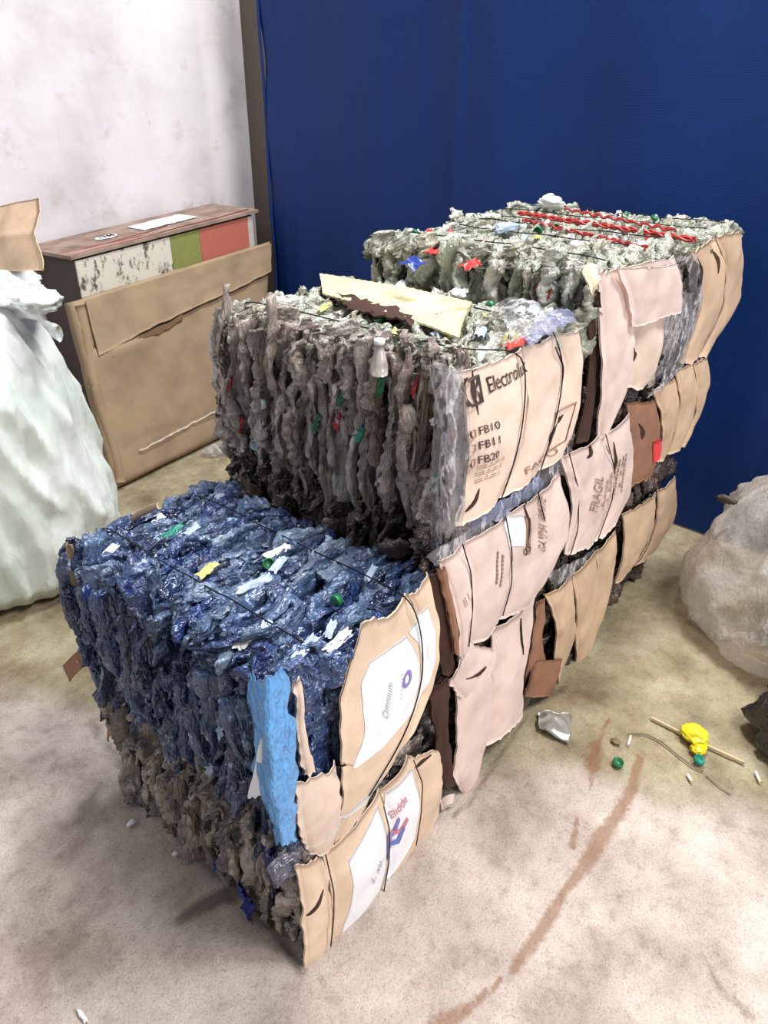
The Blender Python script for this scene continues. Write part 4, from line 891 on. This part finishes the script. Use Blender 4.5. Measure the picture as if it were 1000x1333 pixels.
def carton():
    # big flattened carton leaning back against the crate
    bl, br, tl, tr = np.array([.985, 2.28, .012]), np.array([2.06, 2.42, .012]), np.array([1.075, 2.535, .85]), np.array([2.385, 2.60, .955])
    nu, nv = 60, 50; F0 = []; nrm = np.cross(br-bl, tl-bl); nrm /= np.linalg.norm(nrm)
    if nrm[1] > 0: nrm = -nrm
    r = empty('flattened_carton', (1.5, 2.35, 0), 'big flattened brown carton leaning against the painted crate', 'cardboard')
    for i in range(nu):
        for j in range(nv):
            u, v = i/(nu-1), j/(nv-1); p = (bl*(1-u)+br*u)*(1-v)+(tl*(1-u)+tr*u)*v
            line = .80+.10*u*u-.12*(1-u)**3*0
            crease = math.exp(-((v-(.77+.12*u-.07*math.sin(PI*min(1, u*1.6))))/.012)**2)*(.15 < u+.1 < .98)
            low = math.exp(-((v-(.17+.03*math.sin(u*7)))/.008)**2)*(.08 < u < .9)
            off = .006*noise.noise(Vector((u*5, v*4, 0)))+.010*math.sin(PI*u)*math.sin(PI*v)-.016*crease-.006*low-.004*math.exp(-((u-.33)/.008)**2)-.004*math.exp(-((u-.62)/.008)**2)
            pouch = math.exp(-(((u-.18)/.16)**2+((v-.70)/.06)**2))*.022
            edge = max(0, 1-min(u, 1-u, v, 1-v)/.03); off += pouch-.018*edge**2
            F0.append(p+nrm*(off+.028)+np.array([0, 0, .006*noise.noise(Vector((u*12, v*12, 5)))*(v > .95)]))
    F0 = np.array(F0); B0 = F0-nrm*.045; nV = len(F0); f = grid_faces(nu, nv)
    rim = [(j, j+1, j+1+nV, j+nV) for j in range(nv-1)]+[((nu-1)*nv+j+1, (nu-1)*nv+j, (nu-1)*nv+j+nV, (nu-1)*nv+j+1+nV) for j in range(nv-1)]
    rim += [((i+1)*nv, i*nv, i*nv+nV, (i+1)*nv+nV) for i in range(nu-1)]+[(i*nv+nv-1, (i+1)*nv+nv-1, (i+1)*nv+nv-1+nV, i*nv+nv-1+nV) for i in range(nu-1)]
    V = np.vstack([F0, B0]); V[:, 2] = np.maximum(V[:, 2], .003); add('carton_sheet', V, np.vstack([f, f[:, ::-1]+nV, np.array(rim)]), m_card_khaki, r)
    def at(u, v, o=.03): return (bl*(1-u)+br*u)*(1-v)+(tl*(1-u)+tr*u)*v+nrm*o
    # rolled left border, torn tape lines
    pts = [at(.025+.008*math.sin(v*9), v, .012) for v in np.linspace(.02, .97, 30)]; V, Fq = tube(pts, .026, 8); add('rolled_edge', V, Fq, m_card_khaki, r)
    def band(name, pts, w, mat):
        V = []
        for k, (u, v) in enumerate(pts):
            ww = w*(0.6+.8*abs(noise.noise(Vector((k*1.7, 2, 0)))));
            V += [at(u, v-ww, .044+.008*math.sin(PI*u)*math.sin(PI*v)), at(u, v+ww, .045+.008*math.sin(PI*u)*math.sin(PI*v))]
        V = np.array(V); b = V-nrm*.003; n = len(V); f = [(2*i, 2*i+1, 2*i+3, 2*i+2) for i in range(len(pts)-1)]
        add(name, np.vstack([V, b]), np.array(f+[tuple(q+n for q in g[::-1]) for g in f]), mat, r)
    us = np.linspace(.1, .95, 26)
    nf, mf = 60, 14; W_ = []
    for a in np.linspace(.045, .985, nf):
        lo = .69+.155*a+.010*noise.noise(Vector((a*14, 3, 0)))+.012*math.sin(a*5); hi = .985
        for b in np.linspace(0, 1, mf):
            W_.append(at(a, lo+(hi-lo)*b, .041+.010*math.sin(PI*a)*math.sin(PI*(lo+(hi-lo)*b))+.010*(1-b)**2*(.6+.8*abs(noise.noise(Vector((a*7, 1, 2)))))+.003*noise.noise(Vector((a*10, b*4, 4)))))
    W_ = np.array(W_); fb = grid_faces(nf, mf); bk = W_-nrm*.005; ed = np.array([(i*mf, (i+1)*mf, (i+1)*mf+len(W_), i*mf+len(W_)) for i in range(nf-1)])
    add('top_flap', np.vstack([W_, bk]), np.vstack([fb, fb[:, ::-1]+len(W_), ed]), m_card_khaki, r)
    us = np.linspace(.10, .46, 20)
    band('brown_tape', [(u, .66+.19*u+.006*math.sin(u*30)) for u in us], .018, card('shaded_brown_tape', (128, 100, 76)))  # tape band darkened: shade under the flap put into its colour
    us = np.linspace(.52, .92, 16)
    band('brown_tape', [(u, .80+.13*(u-.5)) for u in us], .008, card('shaded_brown_tape', (120, 96, 76)))
    us = np.linspace(.14, .74, 40)
    band('torn_white_edge', [(u, .135+.06*u+.012*noise.noise(Vector((u*25, 0, 0)))) for u in us], .006, flat('torn_paper_white', (235, 226, 212)))
    us = np.linspace(.35, .6, 22)
    band('torn_white_edge', [(u, .785+.17*(u-.35)+.010*noise.noise(Vector((u*35, 0, 0)))) for u in us], .0025, flat('torn_paper_white', (225, 214, 196)))
carton()

def sack():
    t = NT('woven_white_polypropylene'); p = t.wpos()
    n = t.noise(p, 2.4, 4); col = t.ramp(n, [(0.35, srgb((208, 220, 210))), (0.55, srgb((228, 234, 228))), (0.7, srgb((240, 241, 243)))])
    st = t.ramp(t.noise(t.wpos((1, 1, .6)), 9, 6, .7), [(.60, (1, 1, 1)), (.74, (.66, .66, .66))])
    ck = t.new('ShaderNodeTexChecker'); ck.inputs['Scale'].default_value = 330; t.link(p, ck.inputs[0])
    t.set(Base_Color=t.mix(.8, col, st, 'MULTIPLY'), Roughness=.5); t.bump(t.math('ADD', t.math('MULTIPLY', ck.outputs['Fac'], .03), t.math('ADD', t.noise(t.wpos((1, 1, .5)), 10, 5), t.math('MULTIPLY', t.math('ABSOLUTE', t.math('SUBTRACT', t.noise(t.wpos((1, 1, .45)), 7, 3), .5)), -3.0))), .45, .02)
    c = np.array([.335, 2.09]); nz_, na = 110, 200
    prof = [(0, .34), (.02, .40), (.08, .45), (.25, .465), (.45, .45), (.65, .42), (.82, .385), (.95, .33), (1.03, .28), (1.08, .20), (1.10, .0)]
    zz = np.array([q[0] for q in prof]); rr = np.array([q[1] for q in prof]); s_ = np.linspace(0, 1, nz_)
    pr = resample(np.c_[rr, zz], nz_); V = []
    for i in range(nz_):
        R0, z = pr[i]
        for j in range(na):
            a = 2*PI*j/na; d = Vector((math.cos(a), math.sin(a), 0))
            k = min(1, R0/.3)
            fold = .020*noise.noise(Vector((d.x*4.5, d.y*4.5, z*1.6)))+.016*(1-2*abs(noise.noise(Vector((d.x*5+z*1.8, d.y*5-z*1.2, z*3)))))+.005*(1-3*abs(noise.noise(Vector((d.x*7-z*3, d.y*7+z*2.4, z*2+4)))))+.005*noise.noise(Vector((d.x*14, d.y*14, z*4)))
            top = max(0, (z-.75)/.35); fold += top*.022*(1-2*abs(noise.noise(Vector((d.x*9, d.y*9, z*2)))))
            lean = (-.06*z, -.02*z)
            R1 = R0*(1+.05*math.cos(2*a))+fold*k*1.6
            V.append((c[0]+R1*d.x+lean[0], c[1]+R1*d.y+lean[1], max(.002, z+.02*noise.noise(Vector((d.x*3, d.y*3, z*2)))*k*(z > .1))))
    V = np.array(V); i = np.arange(nz_-1)[:, None]; j = np.arange(na)[None, :]; j2 = (j+1) % na
    Fq = np.stack([i*na+j, i*na+j2, (i+1)*na+j2, (i+1)*na+j], -1).reshape(-1, 4)
    r = empty('woven_sack', (c[0], c[1], 0), 'bulging white woven plastic sack standing at the left edge', 'sack')
    add('sack_body', V, Fq, t.m, r)
    add('sack_base', *(lambda q: q)(cap_geo(np.array([c[0], c[1], .001]), .36, .004)), t.m, r)
    # knotted tie with hanging end
    P = [on(-20, 408, x=.50)+np.array([-.03, 0, 0]), on(10, 412, x=.52), on(40, 405, x=.55), on(62, 412, x=.58), on(78, 424, x=.60), on(90, 432, x=.60)]
    P = smooth_poly(P, 30); P = P-np.array([.13, .13, 0])*0
    V, Fq = tube(P, np.interp(np.arange(30), [0, 12, 20, 29], [.03, .022, .016, .026]), 10); V[:, 0] = V[:, 0]*.4+P[:, 0].mean()*.6; V = V+np.array([noise.noise_vector(Vector(v*24))*.010 for v in V]); add('sack_tie', V, Fq, t.m, r)
    for (px, py, sx) in [(20, 385, .10), (50, 392, .07), (0, 368, .12)]:
        V, Fq = lump(on(px, py, x=.56), sx, sx, .035, px*.3+1, 26, 36, .28); add('sack_ruffle', V, Fq, t.m, r)
    # folded brown cardboard piece resting on top
    L = [(-30, 262), (-30, 300), (-30, 352)]; R = [(8, 262), (40, 306), (76, 350)]
    for nm in ('x',):
        o = sheet('cardboard_piece', [(-45, 275), (-45, 310), (-45, 350)], [(14, 261), (48, 306), (76, 349)], m_card_tan, dict(x=.66), 'torn brown cardboard piece resting on top of the white sack', 'cardboard', n=26, m=26, bulge=.03, wrinkle=.006,
                  zfun=lambda p, q, t: p+np.array([(.10*(.5-t)/.5 if t < .5 else -.05*(t-.5)/.5)-.006*math.exp(-((t-.5)/.02)**2), 0, 0]))
sack()

# ------------------------------------------------------------------ right side: plastic bag, black bag
def right_bags():
    c = np.array([1.96, -.55]); nz_, na = 80, 120; pr = resample(np.array([(.24, 0), (.34, .02), (.38, .10), (.365, .22), (.34, .36), (.27, .48), (.19, .57), (.10, .62), (0, .635)]), nz_); V = []
    for R0, z in pr:
        for j in range(na):
            a = 2*PI*j/na; d = (math.cos(a), math.sin(a)); q = Vector((d[0]*R0*4, d[1]*R0*4, z*4)); k = min(1, R0/.15)
            f = .045*noise.noise(q)+.026*(1-2.6*abs(noise.noise(Vector((d[0]*3.2+z*2, d[1]*3.2-z*1.5, z*1.5)))))+.007*(1-3*abs(noise.noise(Vector((d[0]*7-z*6, d[1]*7+z*3, z*4)))))+.003*(1-3*abs(noise.noise(Vector((d[0]*15+z*9, d[1]*15, z*8)))))
            V.append((c[0]+(R0+f*k)*d[0], c[1]+(R0+f*k)*d[1], max(.003, z+.6*f*k*(z > .06))))
    V = np.array(V); i = np.arange(nz_-1)[:, None]; j = np.arange(na)[None, :]; j2 = (j+1) % na; Fq = np.stack([i*na+j, i*na+j2, (i+1)*na+j2, (i+1)*na+j], -1).reshape(-1, 4)
    r = empty('plastic_bag', (c[0], c[1], 0), 'large translucent grey plastic bag slumped on the floor at the right edge', 'plastic bag')
    add('bag_film', V, Fq, film('translucent_grey_film', (226, 220, 212), .22, .42, .35, .10), r)
    V2, F2 = lump(np.array([c[0]-.02, c[1]-.08, .12]), .17, .17, .10, 4.0, 30, 40, .35); V2[:, 2] = np.maximum(V2[:, 2], .012); add('bag_contents', V2, F2, plastic('bagged_plastic', [(0, srgb((130, 110, 98))), (.5, srgb((170, 160, 150))), (1, srgb((120, 104, 92)))], .4, 0), r)
    add('bag_scrap', *lump(on(946, 650, x=1.76), .01, .03, .012, 2.0, 10, 12, .5), flat('dark_scrap', (70, 66, 50)), r)
    P = smooth_poly([on(900, 800, z=.02), on(915, 812, z=.016), on(935, 830, z=.014), on(955, 826, z=.02), (1.78, -.50, .03)], 30)
    V, Fq = tube(P, .020, 9); V = V+np.array([noise.noise_vector(Vector(v*30))*.014 for v in V]); V[:, 2] = np.maximum(V[:, 2], .003); add('bag_hem', V, Fq, m_film_clear, r)
    # dark bag behind and to the right
    V, Fq = lump(np.array([1.40, -.83, .10]), .20, .24, .17, 8.0, 40, 50, .4); V[:, 2] = np.maximum(V[:, 2], .003)
    t = film('black_bin_bag_film', (26, 26, 30), .3, 0.0, .5)
    tag(add('bin_bag', V, Fq, t), 'black bin bag on the floor at the right edge below the translucent bag', 'bin bag')
right_bags()

# ------------------------------------------------------------------ litter on the floor
def floor_cap(px, py, label, tiltx, mat):
    p = on(px, py, z=.006); V, Fq = cap_geo(np.zeros(3), .0155, .014, rot('X', tiltx)); V = V+p; V[:, 2] += .001-V[:, 2].min()
    tag(add('screw_cap', V, Fq, mat), label, 'bottle cap', 'green bottle caps on the floor')
floor_cap(804, 994, 'green bottle cap lying open side up between the two rust trails', .15, C_['green']); floor_cap(908, 991, 'dark green bottle cap lying against the yellow wrapper', .5, C_['teal'])
pts = [on(x, y, z=.008) for x, y in ((848, 934), (905, 963), (970, 993))]; P = resample(pts, 30)
V, Fq = tube(P, .0045, 8); tag(add('wooden_stick', V, Fq, flat('pale_wood', (206, 186, 146))), 'thin pale wooden stick under the yellow wrapper', 'stick')
wr = empty('yellow_wrapper', tuple(on(907, 962, z=0)), 'crumpled yellow wrapper lying on the stick', 'wrapper')
V, Fq = lump(on(905, 956, z=.026), .030, .034, .016, 3.3, 20, 26, .5); V[:, 2] = np.maximum(V[:, 2], .012); add('wrapper_film', V, Fq, flat('bright_yellow_film', (240, 226, 50), .3), wr)
V, Fq = lump(on(910, 974, z=.014), .026, .018, .012, 6.3, 16, 20, .5); V[:, 2] = np.maximum(V[:, 2], .002); add('wrapper_film', V, Fq, flat('bright_yellow_film', (238, 214, 40), .3), wr)
V, Fq = cap_geo(on(905, 952, z=.040), .008, .002, rot('X', .4)); add('printed_mark', V, Fq, C_['green'], wr)
for k, (a, b, lab) in enumerate([((818, 970), (821, 958), 'cigarette butt standing pale beside the small brown leaf'), ((984, 1005), (990, 1019), 'cigarette butt at the right edge beyond the stick end'), ((895, 1008), (901, 1018), 'dusty cigarette butt on the floor below the dark green cap')]):
    P = resample([on(*a, z=.005), on(*b, z=.005)], 8); r = empty('cigarette_butt', tuple((P[0]+P[-1])/2*np.array([1, 1, 0])), lab, 'cigarette butt', 'cigarette butts on the floor')
    V, Fq = tube(P[:6], .0042, 9); add('paper_tube', V, Fq, flat('cigarette_paper', (238, 234, 224)), r); V, Fq = tube(P[5:], .0043, 9); add('filter', V, Fq, flat('cigarette_filter', (222, 204, 170)), r)
P = smooth_poly([on(x, y, z=.004) for x, y in ((818, 955), (840, 955), (862, 966), (885, 985), (905, 1000), (916, 1004))], 40); V, Fq = tube(P, .0022, 5)
tag(add('thin_cord', V, Fq, flat('grey_cord', (120, 106, 84))), 'thin grey cord curving over the floor left of the yellow wrapper', 'cord')
P = smooth_poly([on(x, y, z=.003) for x, y in ((920, 1008), (935, 1022), (952, 1034))], 20); V, Fq = tube(P, .0018, 5)
tag(add('thin_cord', V, Fq, flat('grey_cord', (150, 136, 110))), 'short faint cord end on the floor below the dark green cap', 'cord')
sheet('foil_sachet', [(701, 927), (701, 938), (702, 950)], [(744, 928), (743, 948), (741, 968)], flat('crumpled_silver_foil', (190, 192, 186), .3, .5), dict(z=.012), 'crumpled silver foil sachet on the floor beside the cardboard flaps', 'sachet', n=26, m=20, crumple=.008, bulge=.004, thick=.003, rag=.006)
top_scrap('dry_leaf', 802, 965, .006, (.010, .012, .004), flat('brown_leaf', (132, 112, 84)), 'small brown leaf scrap beside the upright cigarette butt', 'leaf')
top_scrap('plastic_scrap', 281, 586, .02, (.06, .045, .02), m_film_clear, 'crumpled clear plastic scrap at the foot of the leaning carton', 'plastic scrap', 4)
top_scrap('paper_scrap', 171, 1071, .006, (.012, .006, .004), m_white, 'white paper fleck in the shadow left of the grey bale', 'paper', 2)
top_scrap('paper_scrap', 228, 1111, .006, (.006, .005, .004), m_white, 'tiny white crumb close to the base of the grey bale', 'paper', 8)
top_scrap('paper_scrap', 107, 1322, .005, (.004, .016, .003), m_white, 'thin white sliver on the floor at the lower left', 'paper', 15)
sheet('cardboard_scrap', [(572, 1044), (574, 1050), (576, 1056)], [(592, 1034), (592, 1040), (590, 1048)], m_card_pink, dict(z=.012), 'pink cardboard scrap on the floor at the corner of the grey bale', 'cardboard', n=10, m=8, thick=.004)
